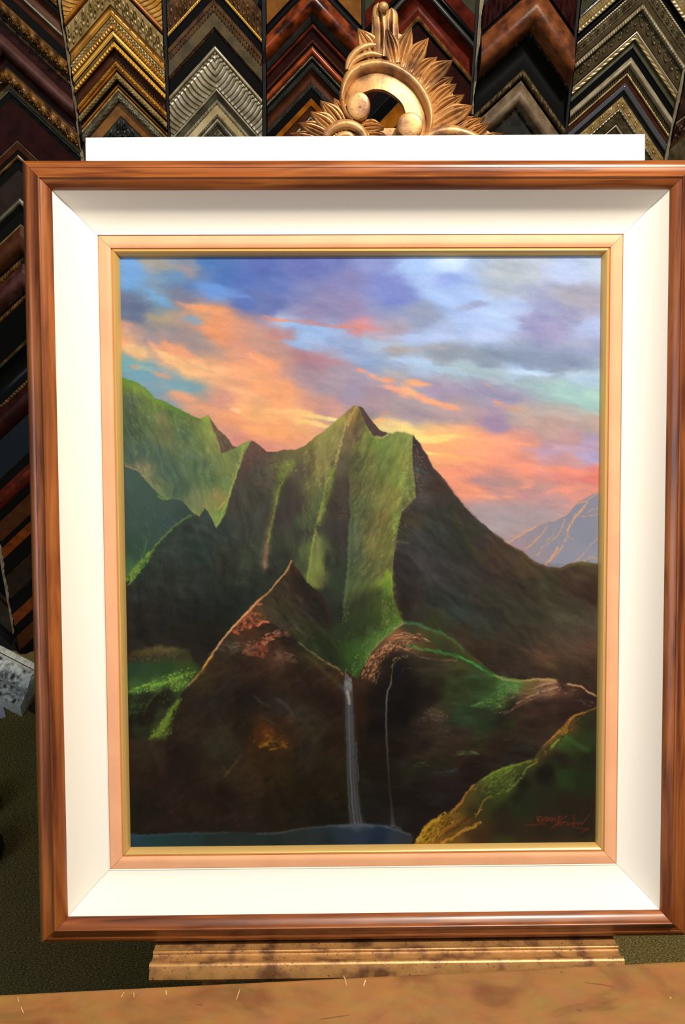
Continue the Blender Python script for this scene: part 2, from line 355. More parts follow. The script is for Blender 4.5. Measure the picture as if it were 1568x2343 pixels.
    k.blob("""1020 608 48 22 5 c4dcfc .8,1000 600 26 9 0 d0e4fc .6,940 610 40 16 -8 a8c8f8 .6,1022 644 26 9 -5 94a8e4 .8,890 665 50 20 6 8090cc .45,1030 680 60 16 5 a8c4f6 .6,1075 702 30 8 -3 9498b8 .6,
1180 625 44 26 0 b0bac4 .6,1290 625 60 18 4 bcccf0 .7,1320 680 44 22 10 a8a4b4 .6,1250 738 60 14 -6 9c9cc4 .5,1180 700 36 18 10 b4c8f0 .7,1100 740 70 14 5 b4ccf6 .8,1350 745 34 10 -4 b8c8ec .7,
950 712 50 18 6 929cb8 .6,880 722 36 18 0 98a4c4 .5,1020 745 50 12 0 a4b0d4 .4,850 752 34 4 3 d0908c .7,835 748 20 3 3 dc9088 .7,870 768 34 9 0 b8a0ac .6,
980 775 100 9 2 b4c8f2 .7,880 785 60 7 4 acc4e0 .6,1060 815 120 15 6 8c98aa .75,1240 828 130 20 3 8494b0 .7,1000 800 60 7 6 a0a4ac .6,920 800 48 6 3 b4a4a0 .5,1330 812 44 10 3 98a4c8 .5,
950 830 70 8 14 acc8ec .75,1020 848 70 7 12 b4d0e0 .6,1110 852 60 7 8 acc8cc .7,1215 857 54 6 3 c0dcf8 .85,1340 868 40 8 2 b4d0e8 .7,1280 900 80 22 5 a6cac6 .6,1345 915 40 26 0 a8d0c8 .6,1160 880 50 10 10 a8c0c4 .5,
1090 890 100 16 6 a098b4 .6,1150 915 60 6 4 9c94b0 .5,990 885 60 14 8 a898b4 .5,
822 846 11 5 25 f09c84 .9,850 862 16 5 25 f4a084 .9,882 872 22 6 10 f0a480 .9,950 880 34 7 -6 fcb07c .9,905 898 34 6 25 f8a484 .8,930 900 24 8 20 fcb884 .9,985 918 44 8 20 fcac7c .85,1020 935 30 6 10 f4a880 .6,
1110 886 12 3 20 d8a888 .7,1125 925 12 4 15 e09c74 .8,1165 935 40 7 5 d0a08c .6,885 947 8 4 0 e8a06c .9,870 962 22 5 -8 fcb878 .9,860 968 14 4 -12 ffc878 .9,
870 925 50 16 10 ac949e .6,960 955 80 12 5 a8949e .7,1130 973 44 8 2 a490ac .45,1260 965 90 12 2 c0a498 .5,
880 985 20 6 6 ffe890 .9,920 985 40 5 4 ffe48c .9,935 996 40 9 6 ffe48c .9,985 1003 46 8 6 ffe088 .9,1030 1000 30 5 12 ffd888 .9,970 1014 26 5 2 fff0a0 .8,1085 1008 34 4 6 fcb884 .9,1000 1020 60 6 3 fcb070 .7,
990 1041 26 3 3 ffdc80 .9,1020 1044 22 3 3 ffc878 .8,1060 1050 60 5 4 ffb470 .6,1150 1015 70 5 6 f8a884 .6,1090 1035 80 10 4 fca884 .6,
1290 1030 90 8 -2 c0a4bc .7,1345 1042 34 12 0 b0a4cc .7,1340 1008 26 6 -20 b4a0c4 .7,1240 1075 90 5 3 f4a084 .7,1310 1084 60 5 3 f8987c .7,1345 1100 30 9 0 ec8478 .6,
1130 1102 60 8 2 bc9490 .8,1230 1118 44 10 -6 bc9490 .7,1300 1122 40 6 -8 f09c84 .7,1080 1120 30 7 5 f8a47c .8,1110 1138 30 5 3 f4a480 .8,1160 1138 12 3 0 f0a480 .7,1205 1114 16 3 -8 f8a484 .8,1150 1180 90 30 5 b0a0a4 .5""",a=.8)
    k.turb(1250)
    k.brush(9000,(273,588,1373,1250),(7,20),(2,5),lambda x,y: 12 if y>780 else 4,jit=.022,a=.45,seed=11)
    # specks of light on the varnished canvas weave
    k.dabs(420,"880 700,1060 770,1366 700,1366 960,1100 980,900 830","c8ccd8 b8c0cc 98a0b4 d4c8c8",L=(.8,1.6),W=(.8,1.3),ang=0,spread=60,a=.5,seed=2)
    # ---- far mountain on the right
    k.area("1160 1243,1180 1229,1210 1216,1240 1199,1268 1193,1292 1182,1305 1170,1318 1153,1335 1144,1352 1134,1368 1127,1368 1300,1240 1306",
        k.field("1180 1235 a89098,1220 1230 989098,1260 1230 90909c,1320 1180 8c8c9c,1350 1230 8a8e9e,1340 1290 9494a0,1280 1280 9092a0,1240 1280 9c9098",sig=25),rough=1.5)
    for t in ("1160 1244,1180 1230,1212 1214,1240 1199 2,1268 1192 3,1292 1180 4,1318 1155 4,1340 1148,1368 1129 3","1345 1148,1335 1165 4,1315 1180,1300 1205 4,1296 1230,1285 1255 5,1262 1280 4,1240 1296 3",
        "1252 1205,1238 1225,1222 1242,1205 1255","1290 1190,1285 1210,1270 1232,1240 1255,1225 1275","1270 1210,1262 1228,1250 1240","1340 1175,1355 1168,1368 1165 2","1330 1185,1345 1183,1368 1178 2",
        "1366 1235 2,1345 1255,1330 1275 3,1310 1290 3,1285 1300 3","1335 1285,1350 1276,1362 1280","1230 1230,1215 1246,1200 1258","1300 1230,1310 1236"):
        k.line(t,3,"d4a07c",a=.75,dry=.45,soft=1.8,rough=2.5)
    k.line("1345 1148,1330 1168 3,1312 1190,1298 1215",2.5,"eca870",a=.8,dry=.3); k.line("1275 1255 4,1258 1282,1244 1296 2",3,"eca870",a=.7,dry=.4)
    k.line("1162 1243,1212 1214,1225 1206",2,"e8ac84",a=.8)
    # ---- long green ridge at the left and the saddle behind
    far = k.field("""285 885 6c8c38,320 890 7c9040,300 920 5c7050,350 925 74903c,400 945 5c7c3c,440 965 6c8040,475 965 90a840,480 990 98a444,300 980 4c6448,340 970 647c48,370 960 8c8c50,380 1000 78804c,
420 990 5c7850,450 1010 6c8448,490 1020 98a04c,430 1050 647c50,350 1040 547058,300 1040 587058,330 1080 8c8c58,380 1080 547058,450 1070 5c7850,500 1060 809050,480 1100 64804c,360 1110 6c8050,
410 1120 547050,450 1140 7c8854,520 1050 8c9848,545 1050 80944c,520 1110 74904c,500 1140 a0904c,510 1170 7c9c44,480 1160 8c9448,620 1045 74683c,650 1045 687040,690 1035 60643c,560 1025 88984c""",sig=16,warp=5,fw=8)
    k.area("272 862,281 867,309 876,331 889,352 912,377 921,420 944,456 960,475 951,484 964,499 985,516 999,531 1021,541 1024,556 1014,574 1009,584 1014,609 1035,627 1036,649 1030,674 1031,700 1020,700 1300,272 1300",far,rough=1.6)
    k.area("475 951,484 964,499 985,516 999,531 1021,541 1025,520 1034,506 1038,498 1010,486 985","704c44",rough=1.5,a=.85)
    k.line("476 953,486 985,497 1008,503 1036",3,"c09858",a=.5,dry=.3); k.line("281 868,309 877,331 890,352 913,377 923,420 946,456 962",5,"5c8c30",a=.6,dry=.3)
    k.dabs(420,"285 880,320 885,420 950,500 990,540 1040,520 1100,500 1170,470 1160,440 1000,340 960,290 920","a8b84c 90a840 7c9838 b0a860 688848 9cb040",L=(4,10),W=(1,2.2),ang=62,spread=20,a=.38,seed=5)
    k.dabs(260,"290 980,430 1000,500 1060,460 1150,350 1110,290 1060","587868 486460 688470 40605c 7c8c68",L=(4,10),W=(1.2,2.6),ang=80,spread=18,a=.3,seed=6)
    k.dabs(60,"286 1062,320 1060,380 1120,370 1140,330 1095,300 1076","c09878 b09878 a89c70",L=(4,9),W=(1.2,2.4),ang=55,spread=15,a=.5,seed=7)
    k.tone("272 880,400 945,480 965,530 1020,560 1030,520 1180,460 1180,400 1140,272 1060",.78,.93,6)
    # ---- teal shadowed hill below it
    k.area("272 1060,286 1065,309 1074,327 1092,352 1121,374 1142,413 1144,441 1174,456 1184,440 1230,280 1360",
        k.field("300 1090 3f5a4c,330 1130 3c5648,300 1180 3a5244,380 1160 3c5244,420 1180 33483c,350 1220 365040,310 1260 304a38,300 1300 406838,400 1200 384a4a",sig=24),rough=2.5)
    k.tone("272 1060,286 1065,309 1074,327 1092,352 1121,374 1142,413 1144,441 1174,400 1205,290 1320,270 1330",.72,1.05,3)
    k.line("286 1066,312 1076",3,"c09070",a=.7); k.line("362 1136,372 1144,384 1142",4,"8ca04c",a=.6,dry=.2)
    k.dabs(90,"295 1100,400 1170,420 1190,300 1290","486860 385858 50706c",L=(5,12),W=(1.2,2.4),ang=70,spread=20,a=.35,seed=8)
    k.line("300 1320,318 1290,330 1262,336 1235",4,"50843c",a=.5,dry=.35,soft=2)
    # ---- dark ribs of the middle range
    mid = k.field("""574 1020 6c5048,560 1040 644c44,600 1045 604c40,545 1090 54483c,560 1120 4c4a40,600 1090 5c5444,640 1070 6c6440,540 1150 484438,600 1160 46463c,560 1200 3e4038,500 1210 38423a,470 1180 3a463e,
440 1210 343f36,400 1250 323c34,450 1260 2c3a32,350 1300 30382e,310 1350 2c3028,400 1340 2e3228,460 1320 2c332b,520 1290 333528,560 1300 3a4030,600 1250 3e4434,640 1180 443c38,660 1120 4c4438,690 1080 584e3c,
680 1160 443a34,690 1220 3e3c34,650 1280 363a2e,700 1300 3e4a34,640 1330 30342a,330 1400 2c2820,400 1400 2a2a22,460 1400 262a22,520 1380 272c24,580 1350 2a3228,320 1450 2c261c,420 1450 2a241a,480 1450 26221a,
740 1030 908848,700 1040 746c40,770 960 a8a04c,760 1000 989448,740 1070 8c8044,720 1110 6c6c3c,720 1160 5c683c,700 1200 50603c,780 1060 605840,790 1000 746040,780 1120 504438,770 1170 463c34,760 1210 3c3630,
780 1240 3a3830,760 1290 363a2e,780 1330 34402e,720 1250 68783c,715 1300 84903c,712 1330 7c8838,800 960 8c6c48,810 1000 786044,740 1360 2e342a,770 1400 33382a,720 1420 343626,680 1380 30281c,760 1460 303e24,700 1470 303c24,780 1500 344a22""",sig=17,warp=5,fw=7)
    k.area("""574 1009,584 1014,609 1035,627 1036,649 1030,674 1031,695 1022,720 999,749 981,770 962,788 946,806 931,815 929,830 936,838 952,860 1000,830 1560,272 1560,272 1332,300 1310,340 1270,370 1235,385 1215,410 1195,443 1175,456 1182,470 1163,481 1181,495 1211,516 1174,524 1142,541 1085,563 1028""",mid,rough=2)
    k.line("443 1176 2,410 1196 2.5,386 1216 3,368 1236,340 1270 5,312 1298 9,292 1325 13",3,"84a440",a=.75,dry=.35,soft=2.2,rough=3)
    k.dabs(110,"285 1345,340 1262,350 1270,300 1335","8cc044 78b038 a0c850 5c9030",L=(3,7),W=(1,2),ang=-50,spread=22,a=.7,seed=9)
    k.line("556 1022,545 1070,528 1120,512 1165,496 1205",4,"a8b850",a=.6,dry=.35,rough=3)
    k.line("556 1040,535 1075,530 1100",3,"d09c58",a=.5,dry=.4); k.line("500 1165,512 1150",5,"d0a050",a=.6,dry=.2)
    # ribs
    k.line("664 1060 18 788038,645 1085 20 7c8c34,634 1120 14 6c7c34,624 1170 10 787c38,614 1215 12 6c6838,606 1260 16 806448,605 1300 14 6c5440",12,"7c8c34",a=.7,soft=6,dry=.15,rough=5)
    k.line("650 1085,636 1125,627 1170,618 1210,612 1240",4,"98a03c",a=.7,dry=.3,soft=2)
    k.line("612 1235 5,608 1265 10,606 1300 6",5,"a07858",a=.6,dry=.2,soft=3)
    k.dabs(70,"625 1060,670 1050,680 1080,640 1100","84983c 687c30 98a040",L=(4,8),W=(1.2,2.4),ang=-30,spread=20,a=.6,seed=10)
    k.dabs(220,"690 1040,770 960,790 955,770 1060,745 1110,700 1120","b0a858 a09850 c0a860 90943c 7c7c3c a87850",L=(5,12),W=(1.2,2.6),ang=-55,spread=14,a=.55,seed=12)
    k.line("798 948 4,786 985,774 1030 4,764 1075 5,745 1105 6,738 1150 6,726 1195 6,718 1230 5,712 1280 5,708 1310 4",4,"bca850",a=.8,dry=.4,soft=2.2,rough=4)
    k.line("760 1075 14,750 1120 16,738 1165 12,728 1200 8",12,"7c9038",a=.65,dry=.2,soft=3,rough=4)
    k.area("722 1215,733 1240,742 1290,738 1345,712 1352,700 1330,710 1270",k.field("720 1240 7c7c44,725 1300 84903c,715 1340 88943c,735 1330 686038",sig=20),rough=3,soft=4,a=.8)
    k.line("718 1225,710 1270,704 1320,700 1345",3.5,"98b040",a=.7,dry=.2)
    k.dabs(160,"700 1110,745 1120,720 1200,690 1250,690 1160","5c7440 4c5c3c 746c3c 8c7840",L=(5,11),W=(1.2,2.4),ang=85,spread=12,a=.5,seed=13)
    k.dabs(60,"742 1215,790 1225,790 1300,745 1300","484840 584c44 404438",L=(4,9),W=(1.2,2.4),ang=60,spread=20,a=.5,seed=14)
    k.dabs(150,"560 1030,600 1040,640 1150,600 1250,550 1200,530 1140","54504a 483c38 625848 3c4038",L=(6,12),W=(1.5,3),ang=75,spread=15,a=.4,seed=15)
    k.dabs(90,"575 1012,605 1035,560 1080,552 1050","804c3c 5c3c38 6c5444",L=(4,8),W=(1.2,2.4),ang=20,spread=25,a=.6,seed=16)
    # ---- the lit wall under the summit
    cen = k.field("""812 950 a0883c,800 1000 7c6c40,830 990 8c9440,840 1020 848c40,870 1010 6c8838,905 1000 889848,930 1010 98a450,930 1050 94983c,880 1050 748840,850 1060 787c40,820 1060 60603c,830 1110 68643c,860 1100 70783c,
900 1090 849440,930 1110 98a844,940 1140 88a03c,900 1140 8c843c,860 1150 7c7c40,820 1160 5c6440,810 1210 58684a,840 1200 6c6c40,880 1190 84743c,905 1190 84983c,850 1250 7c7440,880 1250 747438,815 1270 546044,
895 1250 7c8038,840 1300 60643c,870 1300 74703a,800 1330 50603c,820 1370 485030,860 1360 58622f,885 1340 84a034,900 1380 6c6434,850 1400 44582a,800 1400 48502c,880 1410 58702c,910 1415 70602c""",sig=17,warp=5,fw=8)
    k.area("815 929,826 940,836 962,850 996,872 1002,886 995,909 989,943 996,946 1030,942 1060,948 1110,950 1140,928 1158,918 1170,912 1195,905 1235,900 1275,896 1320,898 1365,910 1400,922 1425,800 1440,782 1400,790 1330,796 1270,800 1180,796 1120,800 1040,812 990,806 950",cen,rough=3,soft=2)
    k.line("800 1190 6,797 1240,797 1300 5,792 1350,786 1390 4",5,"6c8c44",a=.5,dry=.3,soft=2)
    k.dabs(620,"820 960,880 1000,942 1000,945 1140,915 1180,900 1290,880 1340,810 1320,805 1150,815 1040","a0b044 8ca03c 788c38 a89c4c 6c7838 94a844 60783c 9c8c44",L=(5,13),W=(1.2,2.6),ang=-62,spread=14,a=.55,seed=17)
    k.dabs(110,"830 1100,930 1060,935 1150,890 1230,850 1290,825 1220","b08440 a87038 9c7c3c b89048",L=(5,11),W=(1.2,2.4),ang=-68,spread=10,a=.55,seed=18)
    k.dabs(60,"820 1100,850 1110,840 1190,820 1180","4c6c44 6c5438 486048",L=(5,11),W=(1.5,3),ang=80,spread=12,a=.5,seed=19)
    k.dabs(110,"925 1040,944 1030,950 1140,915 1170,900 1240,893 1240,905 1160","b8c854 a8bc48 c0c860",L=(4,8),W=(1,2),ang=-58,spread=18,a=.65,seed=20)
    k.area("818 930,830 936,838 950,852 969,866 985,886 994,872 1001,852 998,838 978,828 955","5a4440",rough=2)
    k.line("815 930,802 952,795 975",4,"c0a058",a=.8,dry=.2); k.line("845 990,852 1003,872 1005,886 998",3,"c0a468",a=.6,dry=.3)
    k.area("818 935,832 955,836 985,824 1010,808 1020,806 980","6c5440",rough=4,soft=3,a=.6)
    k.tone("815 930,945 1000,945 1140,905 1200,898 1330,790 1330,795 1040",.86,.92,8)
    # ---- dark right flank
    rt = k.field("""950 1010 44363a,960 1040 4c3c3c,975 1075 54403c,1000 1110 503c34,955 1090 505048,960 1140 544c44,940 1160 4c4440,1050 1180 443c34,1010 1180 48443c,1000 1210 3e443a,1090 1210 48463a,930 1190 50482f,
930 1215 484438,950 1235 44443f,1050 1250 3c3c30,1000 1260 40423c,1100 1250 504038,980 1290 4e4a4a,1030 1300 443f3c,920 1300 383230,920 1340 3a322c,930 1390 34281f,1140 1260 54402f,1150 1290 4e3c30,1200 1300 5c4830,
1250 1340 4c4630,1300 1315 503c2c,1340 1305 5c4832,1350 1350 442f24,1200 1350 443c2e,1100 1320 463c36,1100 1370 3c382c,1000 1360 3a3c36,1050 1400 38423a,1200 1410 403e2c,960 1400 3c3a2e,1000 1430 3e4222,
1100 1440 3e4034,1300 1420 4f4a36,1350 1440 5f5440,1200 1460 4a3e30,1350 1480 684834,1280 1480 5c4834,1250 1510 64462f,1150 1500 46362a,1350 1530 50382a,1300 1550 4c3828,1100 1490 42301f,1060 1460 4c3c28,1200 1540 46362a,1340 1580 40301f""",sig=22,warp=8,fw=8)
    k.area("""943 996,957 1014,977 1046,988 1071,1013 1096,1041 1136,1070 1171,1098 1196,1127 1221,1159 1245,1195 1264,1220 1286,1252 1300,1281 1302,1298 1293,1327 1287,1374 1294,1374 1640,900 1640,922 1425,910 1400,898 1365,896 1320,900 1275,905 1235,912 1195,918 1172,930 1158,950 1140,948 1110,942 1060""",rt,rough=1.8,soft=1.2)
    k.line("1013 1096 3,1041 1136,1070 1171,1098 1196",3,"6c5c44",a=.5,soft=2); k.line("1127 1222,1159 1246,1195 1266,1225 1290 4,1252 1303 7,1285 1304 6,1310 1292 6,1345 1288 5",3,"7c5c38",a=.6,soft=2.5)
    k.line("1298 1297,1327 1289,1368 1295",5,"5c6434",a=.6,soft=2)
    k.line("900 1245 6,930 1255 18,980 1295 26,1020 1340 20,1055 1370 8",12,"54504e",a=.5,soft=8,rough=6); k.line("905 1240,930 1243",5,"787050",a=.6,dry=.2)
    k.line("1035 1170,1055 1215 10,1080 1255 12,1105 1285",8,"52562f",a=.5,soft=5,rough=5); k.line("1030 1190 6,1050 1240 9,1075 1275",8,"2e3a30",a=.5,soft=4)
    k.line("1100 1265,1115 1290,1145 1320",8,"684c34",a=.4,soft=4,rough=4); k.line("950 1075,965 1078,975 1082",7,"48685c",a=.5,dry=.2)
    k.line("1290 1405,1320 1425,1370 1435",14,"6c5f44",a=.4,soft=7); k.line("1200 1490 10,1270 1505 18,1350 1520 12",12,"6c4a34",a=.45,soft=7,rough=6)
    k.line("1320 1440,1368 1460",12,"70483a",a=.4,soft=6)
    k.grain("945 1000,1000 1090,1100 1200,1220 1290,1366 1300,1366 1600,920 1600,920 1400,900 1300,910 1180",42,34,10,.5,seed=61)
    k.grain("945 1000,1000 1090,1100 1200,1220 1290,1366 1300,1366 1600,920 1600,920 1400,900 1300,910 1180",25,60,22,.4,seed=62)
    k.tone("945 1000,1000 1090,1100 1200,1220 1290,1366 1300,1366 1600,1100 1540,920 1420,900 1300,910 1180",.85,.86,5)
    k.brush(2200,(900,1180,1100,1600),(7,17),(1.6,3.6),lambda x,y: 40,jit=.08,a=.4,seed=21); k.brush(2200,(1090,1330,1370,1600),(7,17),(1.6,3.6),lambda x,y: 18,jit=.08,a=.4,seed=22)
    k.dabs(60,"930 1040,975 1080,960 1180,925 1210","6c5c50 84705c 504440",L=(3,7),W=(.9,1.8),ang=30,spread=30,a=.5,seed=22)
    k.brush(2600,(290,1230,800,1500),(6,15),(1.6,3.4),lambda x,y: 70,jit=.08,a=.45,seed=23)
    k.grain("275 880,309 884,331 897,352 920,377 929,420 952,456 968,475 960,484 970,499 990,516 1003,531 1025,556 1020,540 1100,500 1200,440 1180,380 1140,280 1060",72,34,9,.42,seed=63)
    k.grain("574 1013,584 1018,609 1039,627 1040,649 1034,674 1035,695 1026,720 1003,749 985,770 966,788 950,806 935,815 933,800 1300,660 1300,400 1500,290 1480,290 1330,440 1180,520 1180",80,44,11,.45,seed=64)
    k.grain("815 933,827 942,838 957,852 975,866 992,886 1001,909 995,943 1001,945 1140,900 1300,915 1420,790 1420,795 1040",-65,36,8,.45,seed=65)
    k.grain("290 1330,440 1180,660 1280,500 1480,290 1500",20,40,16,.5,seed=66)
    # ---- green apron at the foot of the wall
    k.area("880 1310,896 1310,900 1370,922 1425,900 1450,860 1480,820 1545,800 1560,770 1530,700 1500,720 1460,770 1430,800 1410,850 1400,870 1360",
        k.field("888 1340 80a030,880 1390 586c28,900 1420 608428,860 1430 445c24,820 1440 3c4c26,780 1450 3a4a26,750 1480 34431f,720 1480 30401f,860 1460 508028,830 1490 508028,800 1510 48741f,780 1520 303c1c,820 1530 406424",sig=15),rough=6,soft=6,a=.9)
    k.dabs(170,"884 1300,894 1310,898 1370,910 1420,870 1430,876 1350","a0c83c 8cbc34 78a030 68a040 b8b850",L=(3,8),W=(1,2),ang=88,spread=15,a=.6,seed=24)
    k.dabs(330,"925 1420,905 1450,870 1470,835 1520,806 1552,800 1520,826 1480,860 1440,900 1418","84c03c 68a838 98cc44 509030 74b440 40782c",L=(1.8,4),W=(1,2),ang=-40,spread=40,a=.75,seed=25)
    k.dabs(150,"790 1440,850 1410,880 1420,830 1480,800 1500,770 1470","4c702c 3c6028 68903c 344c20",L=(2,5),W=(1,2),ang=-55,spread=30,a=.6,seed=26)
    k.dabs(50,"785 1370,800 1370,796 1420,782 1430","5cac3c 78c048 6c7838",L=(2,5),W=(1,1.8),ang=85,spread=15,a=.6,seed=27)
    k.tone("700 1400,790 1380,890 1330,915 1420,860 1470,810 1555,770 1530,700 1480",.8,.78,12)
    k.tone("560 1040,700 1040,780 960,800 1000,800 1400,640 1360,300 1480,290 1360,440 1190,520 1180",.85,.97,8)
    # ---- front pinnacle
    f1 = k.field("""665 1300 54341f,650 1340 463624,690 1340 33261d,720 1370 382a20,700 1400 3a2e22,740 1400 35281f,750 1430 33281c,620 1370 4a4028,650 1380 4a4026,680 1410 464025,640 1410 4c4228,600 1400 584028,700 1440 3e3e24,740 1450 363c22,
700 1470 2e3a1c,750 1490 2e381c,720 1500 3c341c,570 1440 50301c,600 1440 3a2a1c,560 1470 443020,620 1475 402a1c,520 1480 3c3424,660 1480 33241a,640 1500 54382a,600 1500 3f281c,500 1520 34271a,560 1520 2c2018,
460 1560 3a2e18,520 1580 2c241b,480 1620 2c241b,560 1600 231913,620 1560 2f2116,680 1540 2e2015,700 1580 2e1f17,740 1550 33241a,760 1600 2e1c14,640 1620 362c22,690 1640 3b3227,720 1680 38301f,660 1660 402c18,600 1680 57300f,640 1700 4c2e12,
560 1660 2d2215,500 1700 36301f,440 1660 34281a,400 1620 2a2015,760 1700 2c1e12,780 1560 3a2818,700 1730 33291b,600 1740 3a2810,560 1780 3c2c18,640 1780 34260f,480 1760 33281b,420 1740 2b1c13,340 1720 382a1a,320 1780 302216,
380 1800 2c1d14,300 1850 262011,350 1880 281d12,420 1850 2f2015,500 1830 28190f,480 1880 2a1f14,560 1860 30231a,640 1850 2b200f,700 1820 251c0f,740 1780 2a200f,740 1860 1f190d,700 1890 252014,600 1890 2a2015,780 1820 28200f,440 1790 2a1c12,520 1740 342a1c""",sig=19,warp=8,fw=6)
    k.area("666 1284,655 1308,632 1329,612 1358,587 1376,566 1401,537 1429,509 1461,487 1494,466 1526,434 1565,400 1600,380 1640,330 1640,268 1600,268 1950,830 1950,826 1560,795 1540,773 1529,756 1480,760 1430,755 1400,741 1365,701 1333,676 1297",f1,rough=1.5)
    k.area("659 1454,684 1469,709 1494,741 1515,790 1537,770 1480,756 1440,700 1430,650 1400,620 1395",k.field("660 1420 46402a,700 1450 403f26,740 1480 2e3b1e,700 1470 343f20,760 1510 2e3a1c",sig=20),rough=3,soft=5,a=.8)
    k.line("666 1300 6,690 1340 16,715 1380 26,745 1420 30",20,"2c261c",a=.6,soft=6,rough=5); k.line("650 1335,665 1360,690 1375",10,"5c4834",a=.4,soft=4,dry=.1)
    k.line("675 1385,700 1405,715 1420",6,"4c4a40",a=.5,dry=.3,soft=2)
    k.area("592 1388,612 1385,650 1420,668 1452,640 1440,605 1412",  "5a4a34",rough=3,soft=3,a=.6)
    k.line("666 1285 4,655 1308,634 1329,624 1345 4,612 1358 4,598 1370",3.5,"d09048",a=.9,dry=.1,soft=1)
    k.line("660 1297,640 1325,618 1352",1.6,"f0b860",a=.8,dry=.2)
    k.line("596 1372 5,585 1380 6,566 1402 6,538 1430 5,510 1462 4,488 1494 4,467 1526 4,446 1552 5,432 1567 4",4,"e0905c",a=.9,dry=.1,soft=1)
    k.line("566 1401,537 1429,509 1461,487 1494,467 1524",1.8,"fcc07c",a=.8,dry=.25); k.line("486 1498,466 1528,440 1560",4,"e0a030",a=.7,dry=.2)
    k.dabs(90,"575 1400,600 1405,610 1425,560 1440,535 1450,548 1420","d46c44 e08458 b85838 c46040",L=(3,8),W=(1.4,2.8),ang=-20,spread=20,a=.8,seed=28)
    k.dabs(90,"595 1465,610 1450,640 1441,662 1450,664 1458,640 1456,615 1468,600 1480","e08458 f0a070 c86040 d87850",L=(3,7),W=(1.2,2.4),ang=-18,spread=22,a=.8,seed=29)
    k.dabs(90,"560 1470,600 1465,615 1485,605 1505,580 1500,555 1495","b85438 d46844 a04830 c46040",L=(3,8),W=(1.4,3),ang=-35,spread=30,a=.7,seed=30)
    k.line("590 1384,598 1383",5,"e0804c",a=.7,dry=.2); k.line("590 1432,600 1422,614 1424",5,"e07c54",a=.8); k.line("534 1445,545 1450",6,"b05838",a=.7)
    k.dabs(60,"505 1465,540 1468,600 1480,570 1500,500 1490","6c6858 5c5c50 4c5048 807060",L=(4,9),W=(1.2,2.4),ang=8,spread=12,a=.6,seed=31)
    k.dabs(45,"630 1490,668 1495,680 1515,640 1520","8c6450 7c6454 a07860 604838",L=(4,9),W=(1.4,2.8),ang=30,spread=25,a=.55,seed=32)
    k.line("684 1471,700 1485 4,720 1498 5,741 1514 4,772 1530 4,785 1545",3,"a08448",a=.7,dry=.25,soft=1.5); k.line("700 1500,725 1520,752 1545,765 1560",8,"4c3c24",a=.6,soft=4)
    k.line("582 1593,600 1610,618 1618",5,"504640",a=.6,soft=3,dry=.2); k.line("634 1600,655 1615,672 1638 3",8,"54504c",a=.55,soft=3,dry=.15); k.line("595 1640,612 1648,626 1655",4,"504840",a=.5,soft=2)
    k.dabs(60,"570 1690,600 1672,650 1670,662 1700,640 1712,600 1712,575 1705","a05c18 8a4614 c07c18 783c18",L=(4,9),W=(2,3.6),ang=-15,spread=30,a=.6,seed=33)
    k.line("595 1708,612 1702",7,"b87c18",a=.8,soft=2); k.line("646 1706,656 1710",6,"b08018",a=.7,soft=2); k.line("543 1742,528 1760 3,515 1775",4,"8a5a1c",a=.6,soft=2,dry=.2); k.line("618 1715,632 1713",5,"b08018",a=.7)
    k.brush(4200,(290,1480,800,1905),(8,18),(2,4),lambda x,y: -40 if x<520 else 30,jit=.09,a=.4,seed=34)
    k.grain("480 1480,660 1400,780 1540,800 1890,300 1900,300 1700",-30,30,10,.5,seed=67); k.grain("480 1480,660 1400,780 1540,800 1890,300 1900,300 1700",70,60,25,.55,seed=68)
    k.grain("666 1290,740 1380,775 1480,760 1530,690 1470,600 1390",50,26,8,.6,seed=75)
    k.tone("300 1380,560 1380,480 1500,300 1490",.9,.85,20)
    k.tone("666 1285,740 1370,780 1530,640 1470,590 1380",.8,.86,4)
    # green shoulder, lower left
    k.area("285 1500,310 1490,360 1478,400 1480,430 1490,462 1530,434 1565,415 1590,405 1640,380 1690,330 1695,290 1680,280 1600",
        k.field("300 1500 503c20,340 1495 54482a,380 1485 5c5030,420 1495 544c28,450 1510 4c5424,300 1530 30603c,340 1530 3c6834,380 1530 3c6428,430 1530 4c6c24,310 1570 4c8034,360 1570 68a034,400 1560 78a834,300 1610 2f4a20,340 1600 26301a,380 1600 241c12,330 1640 241a10,380 1640 405020,370 1670 687828,320 1670 3c4420,290 1650 202818,410 1600 344c1f,400 1640 302c18,300 1690 342814",sig=13,warp=4),rough=5,soft=5,a=.95)
    k.tone("285 1500,430 1490,470 1530,434 1565,400 1640,380 1690,280 1690",.8,.74,6)
    k.line("295 1583 5,330 1568 6,370 1565 6,400 1552 7,430 1540 5",6,"80b438",a=.7,dry=.3,soft=2.5,rough=4)
    k.dabs(330,"295 1576,340 1560,400 1535,440 1525,452 1535,430 1560,405 1585,380 1572,300 1592","90c840 a0d048 74b034 b0d858 5c9830",L=(1.5,3.4),W=(1,1.9),ang=-20,spread=50,a=.75,seed=35)
    k.line("372 1578,350 1595 4,338 1612,330 1630 3",5,"6c9834",a=.7,dry=.3,soft=2); k.line("412 1600 8,395 1622 10,382 1645 16,370 1670 14,345 1690 4",9,"88a830",a=.7,dry=.25,soft=3,rough=5)
    k.dabs(190,"413 1592,408 1620,398 1650,392 1680,360 1690,340 1680,372 1650,390 1610","90b838 a8cc44 78982c 688024",L=(2,5),W=(1,2.2),ang=-55,spread=30,a=.65,seed=36)
    k.dabs(40,"300 1610,345 1605,335 1625,290 1640","50782c 3c6024",L=(3,7),W=(1,2),ang=-20,spread=15,a=.6,seed=37)
    k.dabs(60,"290 1510,340 1482,380 1472,425 1480,400 1510,330 1515","786838 847040 5c5428 6c5c30",L=(3,6),W=(1.5,3),ang=-10,spread=40,a=.5,seed=38)
